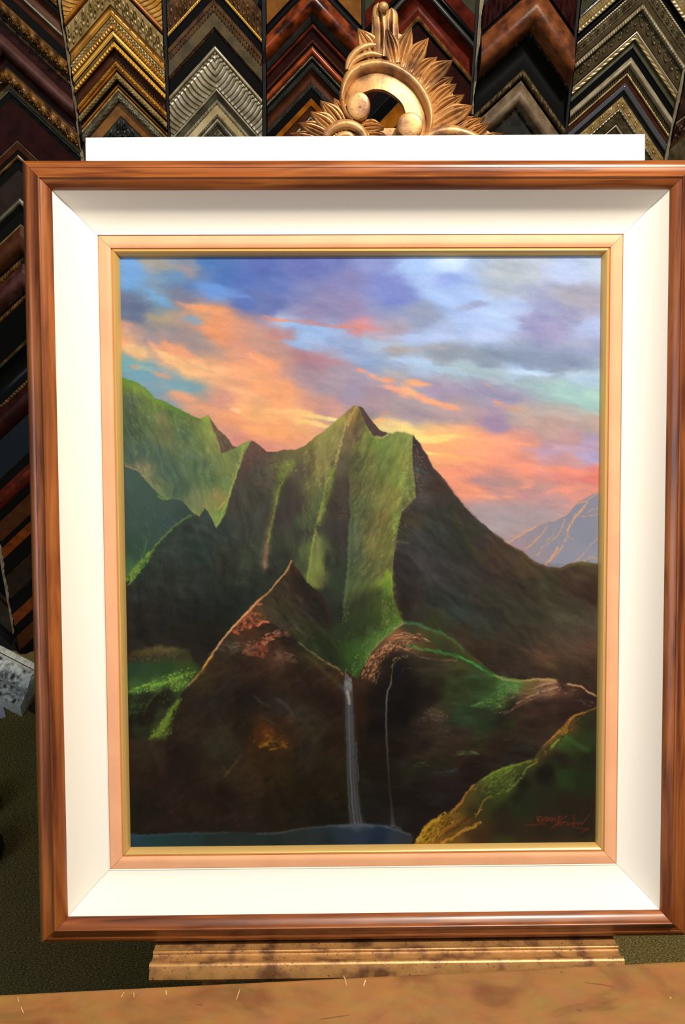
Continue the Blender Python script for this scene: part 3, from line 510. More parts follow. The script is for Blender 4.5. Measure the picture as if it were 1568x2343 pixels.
    k.line("380 1580,355 1600 22,345 1625 26,325 1650 18",18,"1f170e",a=.75,soft=6,rough=4)
    k.line("425 1580 6,405 1615,395 1660",10,"2a2418",a=.5,soft=6)
    # ---- rounded hump right of the falls and its green back
    g = k.field("""830 1540 38261a,850 1500 604028,880 1480 6c4a34,910 1480 54382a,850 1540 4a3020,880 1520 40291a,900 1500 40291a,930 1470 74523a,900 1460 8c5f3f,960 1470 5c4a2c,1000 1455 3a4426,940 1440 3c3c26,980 1490 40361f,1020 1490 363822,
1060 1500 384024,1100 1530 3a4a26,1010 1520 4a4028,960 1520 3f3220,1050 1530 44401f,920 1540 33241a,900 1580 2c1e15,860 1600 2c1c14,940 1580 22180f,980 1600 221810,1000 1560 353018,1030 1570 404820,1080 1570 40501f,1120 1560 3f5c24,
1150 1570 4a7c34,1180 1570 609040,1210 1570 786838,1250 1565 94704c,1110 1600 3f682a,1070 1610 33441c,1150 1600 4c7c2c,1200 1590 74543c,1240 1590 785844,1180 1620 33221a,1240 1620 30201a,1290 1580 54382a,1340 1590 3a281f,1330 1620 2f201a,
1020 1620 3c341c,1000 1640 4c3c28,1060 1640 2f4a24,1110 1650 2f3c1f,1160 1650 2e241a,1220 1660 2f231b,1000 1680 40301f,960 1660 3a2c1f,1050 1680 3a2c20,920 1640 1f150f,860 1680 22180f,900 1720 22180f,960 1710 2e2118,1050 1720 30241a,
1150 1700 2a1f16,1000 1750 2a241a,1080 1760 241a14,940 1760 2a281a,860 1780 20180f,900 1830 20180f,960 1820 231a15,1020 1810 221a16,840 1860 221f1a,900 1870 25201a,960 1870 201814,830 1620 341f12,830 1700 26190f,835 1800 24201a,1300 1630 2f2119,1180 1740 28201a""",sig=17,warp=5,fw=6)
    k.area("""816 1562,822 1545,835 1520,850 1492,870 1470,895 1450,918 1432,940 1428,985 1440,1020 1455,1050 1480,1090 1510,1130 1543,1160 1553,1200 1558,1240 1553,1275 1556,1290 1566,1320 1564,1340 1570,1374 1592,1374 1960,818 1960,826 1850""",g,rough=2.5,soft=1.5)
    k.line("925 1425 6,955 1430 8,985 1441 7,1010 1450,1035 1465 5,1060 1490",6,"44804a",a=.65,dry=.2,soft=2.5,rough=4)
    k.line("985 1445,1020 1460,1055 1490,1095 1520",10,"58481f",a=.4,soft=5)
    k.line("935 1478 5,960 1485 4,1000 1492 7,1040 1502 8,1075 1515 6,1105 1535 4,1130 1550 4,1165 1562",5,"408038",a=.75,dry=.15,soft=2,rough=4)
    k.line("1050 1504,1085 1520,1102 1535",3,"58a048",a=.7,dry=.2)
    for t,c in (("903 1455,915 1450,930 1449,955 1458","b87c54"),("902 1462,925 1458,965 1464","9c6848"),("826 1548,838 1522,852 1500,872 1484,890 1477,910 1480,935 1490","d09460"),("840 1530,855 1508,875 1490,900 1484","b07448"),
        ("848 1550,860 1530,872 1512","d8945c"),("842 1555,850 1535,866 1518","a86438"),("860 1565,866 1545,870 1530","b87848"),("895 1528,902 1515,915 1508,932 1503","c89058"),("915 1540,925 1530,940 1528","805438"),("935 1490,960 1505,1000 1512,1045 1512","7c5440"),("897 1512,903 1508,925 1503","e0b068")):
        k.line(t,3.2,c,a=.75,dry=.35,soft=1.4,rough=3)
    k.dabs(90,"825 1550,850 1500,890 1478,930 1485,900 1495,870 1520,855 1560,840 1570","c48450 a86440 e0a068 8c5434",L=(3,7),W=(1,2.2),ang=-52,spread=18,a=.6,seed=39)
    k.area("1035 1560,1060 1545,1090 1548,1120 1560,1130 1580,1080 1610,1040 1620,1015 1600","3c5420",rough=4,soft=6,a=.5); k.line("1065 1552,1085 1550,1100 1558",6,"3c7434",a=.6,soft=3)
    k.dabs(220,"1125 1590,1150 1560,1185 1568,1190 1585,1160 1595,1140 1615,1110 1622,1080 1618,1100 1605","58a83c 4c9c4c 7cc03c 3c8438 90b84c 68a834",L=(2,5),W=(1,2.2),ang=-15,spread=35,a=.7,seed=40)
    k.line("1078 1617,1110 1607,1140 1612,1145 1620",4,"78b43c",a=.7,dry=.35)
    k.line("1130 1546 3,1150 1556 4,1180 1561 4,1200 1560,1220 1557 5,1245 1556 5,1262 1557 5,1276 1561 4",4,"b49458",a=.8,dry=.1,soft=1.5); k.line("1225 1575,1250 1566,1278 1562",5,"c08c6c",a=.7,dry=.3)
    k.line("1182 1612 4,1200 1600,1225 1590 4,1250 1580,1284 1574 5",4,"c0906c",a=.75,dry=.3,soft=1.5); k.line("1150 1635,1165 1628,1195 1612,1205 1605",6,"886450",a=.6,dry=.35,soft=2)
    k.line("1298 1568 4,1315 1570 5,1332 1574 4,1345 1585,1366 1595 3",4,"cc9c6c",a=.85,dry=.15,soft=1.2)
    k.line("1278 1560,1288 1575,1296 1580",9,"3c2a1f",a=.8,soft=2); k.line("1200 1625 24,1260 1605 22,1330 1605 24,1360 1612",20,"2f201a",a=.6,soft=6,rough=5)
    k.dabs(30,"1320 1600,1360 1605,1350 1620,1330 1615","5c4840 6c5448",L=(3,7),W=(1.2,2.4),ang=10,spread=15,a=.5,seed=41)
    k.dabs(70,"970 1630,990 1618,1030 1640,1025 1655,985 1650,950 1665","6c5438 8c6850 584830 7c5c44",L=(3,7),W=(1.3,2.6),ang=-15,spread=25,a=.55,seed=42)
    k.dabs(45,"955 1680,1000 1665,1045 1675,1040 1690,960 1690","6c5444 5c4834 4c3c2c",L=(4,9),W=(1.4,2.6),ang=-5,spread=12,a=.5,seed=43)
    k.area("1020 1610,1080 1615,1090 1650,1060 1665,1030 1650","2f4c2a",rough=5,soft=9,a=.35); k.line("1085 1660,1130 1650,1175 1660",10,"2c4820",a=.45,soft=5)
    k.dabs(26,"1040 1720,1095 1720,1090 1728,1045 1728","5c7034 48602c",L=(5,10),W=(1,2),ang=0,spread=6,a=.6,seed=44); k.dabs(22,"940 1748,985 1742,980 1756,940 1758","3c5420 48682c",L=(4,9),W=(1,2.2),ang=-3,spread=8,a=.6,seed=45)
    k.dabs(22,"985 1765,1050 1760,1045 1776,990 1774","2c4450 344c5c 30443c",L=(5,10),W=(1,2),ang=-3,spread=6,a=.6,seed=46); k.dabs(30,"1150 1690,1210 1695,1220 1725,1160 1722","343c44 2c343c",L=(5,10),W=(1,2),ang=-2,spread=6,a=.5,seed=47)
    k.dabs(26,"960 1815,1040 1815,1035 1845,980 1845","1f2c44 24304c",L=(5,10),W=(1,2.2),ang=0,spread=6,a=.5,seed=48)
    k.grain("820 1560,900 1440,1100 1520,1366 1590,1366 1930,830 1930",4,44,10,.5,seed=69); k.grain("820 1560,900 1440,1100 1520,1366 1590,1366 1930,830 1930",-15,60,25,.5,seed=70)
    k.brush(1800,(830,1530,1366,1930),(8,18),(1.6,3.6),lambda x,y: 4,jit=.08,a=.4,seed=49)
    k.tone("960 1500,1100 1540,1190 1570,1160 1660,960 1720,880 1600,850 1560,900 1480",.72,.85,14)
    k.tone("830 1560,880 1500,940 1500,960 1640,840 1700",.85,.7,14)
    # ---- lower right slope
    j = k.field("""1340 1650 30301a,1300 1660 584020,1270 1690 644c24,1240 1710 4c4020,1220 1740 4c4420,1330 1700 36421c,1290 1700 3c5820,1350 1740 2c2a18,1280 1740 2a2416,1250 1770 1f1a12,1290 1780 2f401c,1330 1790 283418,1160 1765 566020,1120 1780 5c7028,
1180 1770 4c5424,1100 1800 5c5424,1140 1800 485420,1170 1790 586828,1080 1820 5c4c1f,1110 1830 3c441a,1130 1820 405018,1060 1850 5c4818,1080 1860 443818,1030 1870 84601a,1060 1880 8c5c1c,1000 1900 7c5818,970 1915 8c6818,1030 1900 8c5c1a,
1080 1900 583c18,1000 1925 8c601c,1040 1920 7c581c,1100 1920 4a3018,1150 1900 38281a,1150 1860 302a18,1200 1830 28301a,1190 1790 1f1a10,1180 1850 2c3418,1250 1830 2f2c1a,1300 1840 302618,1350 1850 32261a,1250 1880 36281a,1340 1900 33281a,
1200 1910 3c2f1a,1150 1925 3f401a,1300 1925 3c301c,1360 1930 3f3420""",sig=16,warp=5,fw=6)
    k.area("1374 1617,1345 1628,1312 1639,1298 1650,1288 1668,1262 1690,1238 1712,1222 1735,1200 1745,1170 1752,1130 1766,1100 1786,1082 1800,1062 1832,1040 1852,1012 1868,988 1882,966 1900,944 1940,1374 1950",j,rough=2,soft=1.3)
    k.line("1368 1620 2,1345 1629 2,1314 1640 5,1302 1650 6,1294 1664 6,1284 1672,1262 1692 4,1244 1708 3",4,"c08030",a=.8,dry=.2,soft=1.5); k.line("1296 1672,1288 1680",8,"d08c30",a=.7,soft=2)
    k.line("1215 1742 4,1175 1753 6,1130 1768 6,1105 1785 5",5,"7c9030",a=.7,dry=.25,soft=1.6); k.line("1172 1760,1150 1775,1130 1795,1118 1805",5,"78982c",a=.65,dry=.35,soft=2)
    k.line("1228 1745,1205 1760,1195 1780 6,1182 1795,1160 1812",5,"90a838",a=.7,dry=.3,soft=1.8,rough=3); k.line("1278 1695 5,1268 1705,1260 1715",5,"90b838",a=.8,dry=.3); k.line("1295 1690,1320 1705,1345 1720",9,"4c7c28",a=.5,soft=5,dry=.1)
    k.line("1086 1796 4,1068 1815 5,1056 1838 6,1035 1856",5,"c07c30",a=.8,dry=.2,soft=1.5); k.line("1020 1862 6,990 1880 8,975 1895 8,958 1922 10",7,"c89828",a=.85,dry=.25,soft=1.8,rough=4)
    k.line("1118 1824 4,1106 1836 3,1100 1850,1090 1870",3,"c0802c",a=.75,dry=.2); k.line("1100 1882 6,1080 1895 8,1060 1902,1035 1918 6,1010 1930",7,"dc942c",a=.85,dry=.3,soft=1.6,rough=4)
    k.line("1050 1880,1025 1895 10,1000 1915 8",8,"b86c24",a=.6,dry=.35,soft=2); k.line("1060 1860,1040 1880,1010 1895",5,"70501a",a=.5,soft=3)
    k.line("1075 1870 6,1050 1890,1020 1908",5,"3c2810",a=.5,soft=3); k.line("1180 1770 14,1160 1790 18,1140 1815 12",12,"55601f",a=.5,soft=5,dry=.1)
    k.dabs(110,"950 1930,970 1895,1010 1870,1020 1885,990 1930","e0b03c c08c20 f0c050 a87418",L=(3,8),W=(1.2,2.6),ang=-55,spread=20,a=.65,seed=50)
    k.dabs(110,"1105 1800,1140 1770,1180 1760,1180 1790,1130 1830,1110 1830","84982c 60702c 9cb038 50601c",L=(3,8),W=(1.2,2.6),ang=-42,spread=18,a=.5,seed=51)
    k.line("1200 1800 20,1180 1830 22",18,"241c12",a=.5,soft=8); k.line("1270 1750,1290 1790,1310 1800",18,"304c1c",a=.4,soft=8,rough=6)
    k.brush(1500,(1130,1640,1366,1935),(6,14),(1.6,3.4),lambda x,y: -40,jit=.09,a=.4,seed=52)
    k.tone("1090 1800,1220 1740,1366 1640,1366 1930,1000 1930",.85,.88,16)
    k.tone("300 1700,480 1560,780 1580,860 1580,940 1650,1000 1860,900 1910,300 1910",.95,.86,20)
    # ---- pool
    k.area("290 1906,330 1909,380 1906,450 1904,520 1904,600 1906,660 1902,720 1896,760 1889,830 1887,880 1889,905 1896,930 1908,946 1917,938 1945,290 1945",
        k.field("300 1915 2c4850,300 1930 244050,350 1922 24403f,420 1920 253a3a,500 1920 26322e,600 1920 26302c,660 1918 2a322f,720 1912 2a3234,780 1905 2c3844,830 1900 2c3846,870 1905 202e42,900 1915 303c48,860 1925 1c2c3a,760 1928 202a2a,640 1932 202a26,920 1925 34363a",sig=20),rough=3,soft=2,a=.95)
    k.line("310 1912,380 1909,450 1907,520 1906",3,"4c585c",a=.4,soft=2,dry=.2); k.line("590 1908,640 1906,680 1898,740 1892 4,800 1889 5,870 1890 5,910 1901 4,940 1912",4,"5c6468",a=.55,soft=2.5,dry=.15)
    # ---- falls
    k.line("793 1532,788 1540,794 1548",2,"848884",a=.6); k.line("778 1570 5,788 1578 10,796 1590 16,800 1640 18,802 1720 18,806 1800 18,812 1860 24,816 1888 30",16,"50545c",a=.6,soft=7,rough=2)
    k.line("792 1548 8,795 1562 16,796 1575 18",12,"6c7074",a=.7,dry=.15,soft=2); k.line("795 1585 8,799 1610 6",6,"b4a494",a=.7,soft=2,dry=.1)
    for dx,c,al in ((-6,"7c828c",.55),(-1,"a4a8ac",.6),(4,"747c88",.55),(8,"8c929c",.5)):
        k.line("%d 1560 2,%d 1600,%d 1680,%d 1760,%d 1840,%d 1885"%(796+dx,797+dx,800+dx,803+dx*1.3,808+dx*1.5,814+dx*1.7),2.0,c,a=al*.7,dry=.12,soft=2.2,rough=1.2)
    k.dabs(60,"785 1555,805 1548,806 1590,790 1590","b8b0a8 8c9094 c8c0b4 5c6064",L=(2,6),W=(.8,1.6),ang=75,spread=30,a=.7,seed=53)
    k.line("814 1700,818 1760,820 1790",2,"8c949c",a=.4)
    k.line("898 1520 1,896 1545,894 1565 3",2,"78845c",a=.8); k.line("893 1568 3,887 1580 3.5,884 1600 3 a8aca4,883 1640 3 7c8084,884 1690 5 5c5c60,887 1740 4 4c4c4c,891 1800 4 34302c,896 1850 5 3c3c3c,899 1888 10 4c5054",2.4,"8c9090",a=.6,soft=1.6,rough=1)
    k.line("780 1892 8,816 1889 10,850 1891",8,"58606a",a=.5,soft=4); k.line("885 1893,900 1890,915 1898",6,"5c6468",a=.5,soft=3)
    # ---- last touches: broken lights and darks
    k.dabs(120,"830 1545,850 1495,885 1470,930 1470,960 1490,900 1488,872 1510,858 1560","d89c68 e8b080 b47448 30201a 241812",L=(3,8),W=(.9,1.7),ang=-55,spread=14,a=.75,seed=80,keep=.9)
    k.dabs(50,"895 1452,960 1452,985 1470,930 1470,900 1465","c48c60 dca070 4c3020",L=(4,9),W=(.9,1.6),ang=12,spread=10,a=.75,seed=81,keep=.9)
    k.dabs(60,"1140 1600,1200 1575,1290 1560,1340 1575,1290 1590,1180 1625,1130 1640","b48460 8c6448 3c281c 2c1c14",L=(4,10),W=(1,2),ang=-16,spread=10,a=.6,seed=82,keep=.85)
    k.dabs(90,"480 1500,540 1440,600 1400,660 1450,680 1500,600 1520,520 1530","2c1c14 241810 3c2418 54301c",L=(4,9),W=(1.2,2.4),ang=-5,spread=22,a=.6,seed=83,keep=.8)
    k.dabs(70,"950 1925,985 1880,1040 1855,1110 1850,1060 1900,1000 1930","3c2810 2c2010 5c4014 e0a838",L=(3,9),W=(1,2.4),ang=-38,spread=16,a=.7,seed=84,keep=.85)
    k.dabs(80,"1080 1800,1130 1765,1215 1742,1200 1770,1150 1820,1110 1840","2c3014 3c441c 94ac38 1f2410",L=(3,9),W=(1,2.2),ang=-40,spread=14,a=.6,seed=85,keep=.85)
    k.dabs(60,"1220 1740,1290 1665,1340 1632,1320 1660,1270 1710,1230 1750","3c2c14 5c4420 241c10 a87830",L=(3,8),W=(1,2.2),ang=-48,spread=14,a=.55,seed=86,keep=.85)
    k.dabs(90,"295 1580,350 1600,340 1660,300 1670,290 1620","1c160e 241c10 2c3818",L=(4,10),W=(1.4,3),ang=-40,spread=20,a=.6,seed=87,keep=.85)
    k.dabs(60,"380 1560,430 1530,410 1600,380 1640,360 1600","2c3c18 1f2410 3c5420",L=(3,7),W=(1.2,2.4),ang=-45,spread=25,a=.6,seed=88,keep=.85)
    k.dabs(90,"780 1030,815 960,830 1040,800 1180,760 1200","4c4030 5c4c38 3c342c 6c5c3c",L=(4,9),W=(1.1,2.2),ang=-15,spread=22,a=.5,seed=89,keep=.8)
    k.dabs(80,"560 1040,600 1040,640 1060,620 1150,560 1150","443830 342c28 5c4838 4c4438",L=(4,9),W=(1.1,2.2),ang=15,spread=25,a=.5,seed=90,keep=.8)
    k.dabs(140,"288 890,350 930,420 960,440 1060,300 1040","6c8048 4c6440 7c9050 586c48 8c9858",L=(4,9),W=(1.2,2.4),ang=75,spread=22,a=.4,seed=91,keep=.8)
    k.dabs(60,"300 1130,380 1160,330 1260,295 1280","4c6450 30483c 44604c",L=(5,10),W=(1.4,2.6),ang=70,spread=20,a=.4,seed=92,keep=.8)
    k.dabs(70,"940 1010,980 1070,960 1130,930 1160,950 1080","40302c 30242a 5c4840 c08850",L=(3,8),W=(1,2),ang=45,spread=25,a=.5,seed=93,keep=.8)
    # ---- signature, brushed in red
    def strokes(items,w,c):
        for t in items: k.line(t,w,c,a=.68,soft=1.1,rough=.8,dry=.15)
    strokes(("1229 1870,1231 1883","1229 1870,1236 1871,1234 1877,1230 1877,1237 1884","1241 1872,1240 1881,1245 1881,1247 1872","1251 1872,1251 1881,1256 1879,1256 1874,1251 1872","1261 1873,1259 1878,1262 1882,1266 1878,1264 1873,1261 1873","1270 1872,1270 1881,1275 1881","1279 1870,1278 1881","1279 1870,1285 1870","1279 1875,1284 1875"),1.7,"a83a1c")
    strokes(("1203 1890,1225 1889,1248 1887","1262 1898,1272 1890,1285 1878,1297 1870","1268 1892,1280 1884,1290 1884,1297 1882","1276 1890,1284 1886,1286 1891,1292 1884","1296 1891,1299 1884,1302 1890","1303 1890,1306 1885,1309 1890,1312 1884","1313 1897,1314 1868","1314 1888,1320 1883,1322 1889","1324 1889,1327 1884,1331 1888","1332 1889,1340 1878,1349 1867","1314 1895,1330 1897,1347 1900,1328 1908"),1.8,"8c3018")
    # overall tooth of the canvas
    t = (k.fbm(k.X/2.1,k.Y/2.1,40,2)-.5)
    k.img *= (1+t[...,None]*.05)
    return np.clip(k.img,0,1)
# ================================================================ wall of corner samples
PXM = .00086                       # one picture unit on the wall, in metres
def lerp(a, b, t): return a+(b-a)*t
def lin(pts):
    def f(y):
        if y <= pts[0][1]: (x0, y0), (x1, y1) = pts[0], pts[1]
        elif y >= pts[-1][1]: (x0, y0), (x1, y1) = pts[-2], pts[-1]
        else:
            for k in range(len(pts)-1):
                if pts[k][1] <= y <= pts[k+1][1]: (x0, y0), (x1, y1) = pts[k], pts[k+1]; break
        return x0+(x1-x0)*(y-y0)/(y1-y0)
    return f
class Column:
    def __init__(s, xl, xr, xa, sl, sr): s.xl, s.xr, s.xa, s.sl, s.sr = lin(xl), lin(xr), lin(xa), sl, sr
    def end(s, y0, side):
        """where an arm whose apex is at y0 meets the column edge"""
        x = xa = s.xa(y0)
        for _ in range(12):
            sl = s.slope(y0, side); y = y0+sl*abs(x-xa); x = s.xl(y)+1.2 if side < 0 else s.xr(y)-1.2
        return x, y0+sl*abs(x-xa)
    def slope(s, y, side):
        a, b = (s.sl if side < 0 else s.sr); return lerp(a, b, min(1, max(0, (y+50)/450)))
def orn(kind, A, p, s, t, rg):
    """relief height of an ornament at s (units along the arm) and t (0..1 across)"""
    if kind == 'bead':
        u = ((s/p) % 1-.5)*2; v = (t-.5)*2; return A*np.sqrt(np.clip(1-u*u-v*v, 0, 1))
    if kind == 'rope':
        return A*np.abs(np.sin(math.pi*(s/p+t*1.1)))*np.sqrt(np.clip(1-(2*t-1)**2, 0, 1)+.05)
    if kind == 'leaf':
        ph = s/p*2*math.pi; v = t-.5
        h = np.sin(ph+5*v)*np.cos(3.2*math.pi*v+.8*np.sin(ph))+.6*np.sin(2*ph-9*v)+.35*np.sin(5*ph+11*t)
        return A*np.clip(.45+.42*h, 0, 1.2)*np.clip(1-(2*v)**4, 0, 1)
    if kind == 'carve':
        h = 0
        for off, c, sz, dr in ((0, .36, .30, 1), (.5, .68, .26, -1)):
            u = ((s/p+off) % 1-.5); v = (t-c)*.9; r = np.sqrt(u*u+v*v)/sz; an = np.arctan2(v, u)*dr
            h = h+np.clip(1.25-r, 0, 1)**.7*(.45+.55*np.cos(an-7.5*r))
        return A*np.clip(h, 0, 1.3)*np.clip((1-np.abs(2*t-1))*7, 0, 1)
    if kind == 'ring':
        u = ((s/p) % 1-.5)*2; v = (t-.5)*2; r = np.sqrt(u*u+v*v); return A*np.exp(-((r-.62)/.13)**2)+A*.7*np.exp(-(r/.22)**2)+A*.25*np.sin(s*1.9)*np.sin(t*21)
    if kind == 'dot': 
        u = ((s/p) % 1-.5)*2.6; v = (t-.5)*2.2; return A*np.exp(-(u*u*3+v*v*3))
    if kind == 'dentil':
        u = (s/p) % 1; return A*(1/(1+np.exp(-(np.abs(u-.5)-.22)*-40)))*np.clip(1-(2*t-1)**6, 0, 1)
    if kind == 'rough':
        return A*(.5+.5*np.sin(s*1.3+4*np.sin(s*.37)+t*3))*(.4+.6*np.sin(s*.71+t*5+2*np.sin(s*.23))**2)
    if kind == 'shell':
        q = (s/p+4.6*np.clip(t, 0, 1)**1.35-.9*np.clip(1-t/.16, 0, 1)**2) % 1; return A*(q**1.8)*(1-.6*t)+A*.5*np.sin(math.pi*np.clip(t/.9, 0, 1))
    if kind == 'reed':
        return A*np.abs(np.sin(math.pi*t*p))
    if kind == 'flower':
        u = ((s/p) % 1-.5)*2; v = (t-.5)*2; r = np.sqrt(u*u*1.4+v*v); an = np.arctan2(v, u)
        return A*np.exp(-((r-.42)/.2)**2)*(.55+.45*np.cos(6*an))+A*.8*np.exp(-(r/.16)**2)+A*.3*(.5+.5*np.sin(s*1.5+6*np.sin(s*.2)))*(.5+.5*np.cos(t*19))
    return 0*s+0*t
# finishes: (colour, roughness, metal, bump, second colour)
FIN = {
 'gold': ('c89038', .32, .75, .1, 'a06c24'), 'goldd': ('8c5a1c', .38, .6, .1, '5c3810'), 'goldb': ('e8b450', .26, .8, .05, None), 'silvergold': ('a89060', .36, .6, .1, '8c7440'),
 'orange': ('b06818', .3, .35, .05, '8c4c10'), 'rail_orange': ('9c4014', .28, .1, .05, '6c2a0c'), 'silver': ('b8ac90', .28, .85, .05, '8c8060'), 'silverw': ('e0d4bc', .25, .8, 0, None), 'champ': ('b8a474', .34, .7, .05, '948054'),
 'grey': ('6c6450', .4, .5, .2, '4c4838'), 'black': ('0a0a09', .6, 0, .2, None), 'gloss': ('0b0c0d', .22, 0, .05, None), 'maroon': ('2e100c', .5, 0, .25, '200a08'), 'maroonl': ('4c2c28', .48, 0, .1, '381c18'), 'redbrown': ('5a1e10', .3, 0, .1, '38120a'),
 'tortoise': ('8c3c14', .25, 0, .1, '2c100a'), 'brown': ('4c2a16', .5, 0, .15, '40200f'), 'tan': ('8c5a24', .35, .1, .15, '744818'), 'rustic': ('5c4a28', .5, .3, .6, '40341c'), 'bronze': ('6c4c2c', .36, .6, .4, '402814'), 'olive': ('4c4c38', .34, .5, .1, '3c3c2a'),
 'greyblack': ('34352f', .4, .3, .3, '22231f'), 'leather': ('7c4420', .36, 0, .8, '48240f'), 'stone': ('7c6850', .5, .1, .6, '584632'), 'pewter': ('5c5038', .34, .6, .5, '40361f'), 'chrome': ('c8ccd4', .12, 1, 0, None), 'darksteel': ('2e3236', .25, .6, .1, '202225'),
 'darkcarve': ('3a2216', .35, .3, .4, '221208'), 'oldgold': ('7c5420', .34, .65, .5, '30200c'), 'brownd': ('2c1a0e', .4, .05, .2, '1c1008'), 'orangebrown': ('7c3c14', .35, 0, .1, '5c280c'), 'bluegrey': ('1c242c', .4, 0, .1, None),
}
def fin(k): c, r, m_, b_, c2 = FIN[k]; return mat(c, r, m_*(.95 if k in ('chrome', 'silverw') else .48), bump=b_*.4, bscale=420, c2=c2, vscale=45, spec=.5 if m_ or c in ('7c4420', '8c3c14', '9c4014', '583018') else .12)
WORDS = {}
def sample(col, y0, bands, label, base=14, vis=None):
    """one mitred corner sample hanging on the wall: bands = (part name, thickness, finish, h0, h1, shape, ornament, amplitude, period)"""
    tot = sum(b[1] for b in bands); ap = onwall(col.xa(y0), y0)
    loc = np.array([ap[0], WALL_Y, ap[2]])
    root = empty('corner_sample', loc); tag(root, label, 'frame sample', 'corner samples hung in columns on the display wall')
    rg = np.random.default_rng(int(abs(y0)*7)+3)
    def P(d, u, side, h):
        xa = col.xa(y0+d); xe, ye = col.end(y0+d, side)
        x = xa+(xe-xa)*u; y = y0+d+(ye-y0-d)*u
        p = onwall(x, y); return (p[0], WALL_Y-h*PXM, p[2])
    d = 0; prof = [(0, 1.)]
    for (nm, th, fk, h0, h1, shape, ok, A, per) in bands:
        mb = MB(); n = 1 if shape == 'flat' and not ok else 7
        if ok: n = max(6, min(64 if ok == 'shell' else 34, int(th/(.9 if ok == 'shell' else 1.1))))
        for side in (-1, 1):
            xe, ye = col.end(y0+d, side); Lx = math.hypot(xe-col.xa(y0+d), ye-y0-d)
            m_ = 1 if not ok else int(min(220, max(12, Lx/1.25)))
            rows = []
            t = np.linspace(0, 1, n+1); uu = np.linspace(0, 1, m_+1)
            base_h = h0+(h1-h0)*t
            if shape == 'round': base_h = base_h+np.sin(math.pi*t)*th*.32
            if shape == 'cove': base_h = base_h-np.sin(math.pi*t)*th*.22
            # corner points of each line, then interpolate (the two arms are straight)
            A0 = np.array([P(d+th*a, 0, side, 0) for a in t]); A1 = np.array([P(d+th*a, 1, side, 0) for a in t])
            G = A0[:, None, :]*(1-uu)[None, :, None]+A1[:, None, :]*uu[None, :, None]
            S, T = np.meshgrid(uu*Lx, t); H = np.repeat(base_h[:, None], m_+1, 1)
            if ok: H = H+orn(ok, A, per, S+3, T, rg)
            G[..., 1] = WALL_Y-(base+H)*PXM
            mb.grid(G)
        mb.build(nm, fin(fk), root, loc, smooth=40)
        sag = 1.0+(th*.25 if shape == 'cove' else 0)
        prof += [(d+.3, base+h0-sag), (d+th-.3, base+h1-sag)]
        d += th
    prof.append((tot, 1.))
    core = MB()
    for side in (-1, 1):
        rows = [[P(a, u, side, h) for (a, h) in prof] for u in (0.0, .998)]
        k0 = len(core.V); core.grid(rows); n = len(prof)
        core.F.append(tuple(range(k0+n, k0+2*n)))
    core.build('wood_core', fin('brownd'), root, loc)
    return root
def B(nm, th, fk, h0=0, h1=0, shape='flat', ok=None, A=0, per=1): return (nm, th, fk, h0, h1, shape, ok, A, per)

C0 = Column([(-420, 0), (-180, 1450)], [(-214, 0), (-2, 1250), (30, 1450)], [(-320, 0), (-95, 1400)], (1, .9), (1.0, .95))
C1 = Column([(-206, 0), (2, 1250), (36, 1450)], [(131, 0), (165, 190), (194, 380), (350, 1450)], [(-4, 30), (22, 205), (40, 320), (48, 513), (63, 780), (130, 1450)], (1.0, .94), (.93, .93))
C2 = Column([(141, 0), (170, 190), (200, 380)], [(371, 0), (386, 310)], [(255, 23), (277, 267)], (1.18, 1.16), (1.06, .95))
C3 = Column([(381, 0), (390, 310)], [(600, 0), (602, 310)], [(489, 0), (499, 290)], (1.1, 1.12), (1.14, 1.14))
C4 = Column([(609, 0), (611, 310)], [(828, 0), (834, 300)], [(717, 0), (712, 260)], (1.07, 1.05), (1.08, 1.06))
C5 = Column([(834, 0), (838, 300)], [(1091, 0), (1076, 240), (1070, 320)], [(958, 0), (952, 300)], (1.08, 1.05), (1.14, 1.2))
C6 = Column([(1108, 0), (1086, 240), (1078, 320)], [(1324, 0), (1292, 310)], [(1218, 40), (1172, 300)], (.9, .96), (1.46, 1.4))
C7 = Column([(1330, 0), (1297, 310)], [(1606, 0), (1560, 165), (1516, 380)], [(1471, 7), (1406, 300)], (.88, .88), (1.48, 1.5))
C8 = Column([(1616, 0), (1570, 165), (1524, 380)], [(1850, 0), (1800, 380)], [(1720, 0), (1655, 380)], (.8, .8), (1.4, 1.4))
# --- second column from the left (golds)
sample(C2, -150, [B('outer_rail', 10, 'gold', 4, 2), B('wave_relief', 68, 'gold', 2, 8, 'flat', 'shell', 5, 12), B('inner_rail', 18, 'orange', 10, 4, 'round')], 'gold wave-carved corner sample with orange rail, cut off by the photo top')
sample(C2, -52, [B('leaf_border', 60, 'silvergold', 10, 9, 'flat', 'carve', 7, 26), B('smooth_face', 26, 'gold', 3, 9, 'cove')], 'wide antique gold corner sample with bold leaf scroll border, above the beaded gold one')
sample(C2, 36, [B('leaf_border', 17, 'silvergold', 7, 9, 'flat', 'leaf', 3.5, 10), B('bead_row', 13, 'gold', 9, 9, 'flat', 'rope', 3.5, 8), B('smooth_face', 17, 'goldb', 3, 9, 'round'), B('fine_bead_row', 9, 'silvergold', 1, 1, 'flat', 'bead', 2, 3.2)], 'bright gold corner sample with fine bead rows and a smooth shining cove')
sample(C2, 94, [B('rope_twist', 14, 'goldb', 8, 8, 'round', 'rope', 5, 8.5), B('smooth_face', 30, 'brown', 3, 3, 'cove')], 'dark brown corner sample edged with bold black and gold rope twist')
sample(C2, 139, [B('leaf_border', 13, 'gold', 7, 7, 'round', 'leaf', 3, 8), B('smooth_face', 11, 'orange', 5, 0, 'round')], 'narrow amber corner sample with a thin twisted leaf edge, under the rope-edged one')
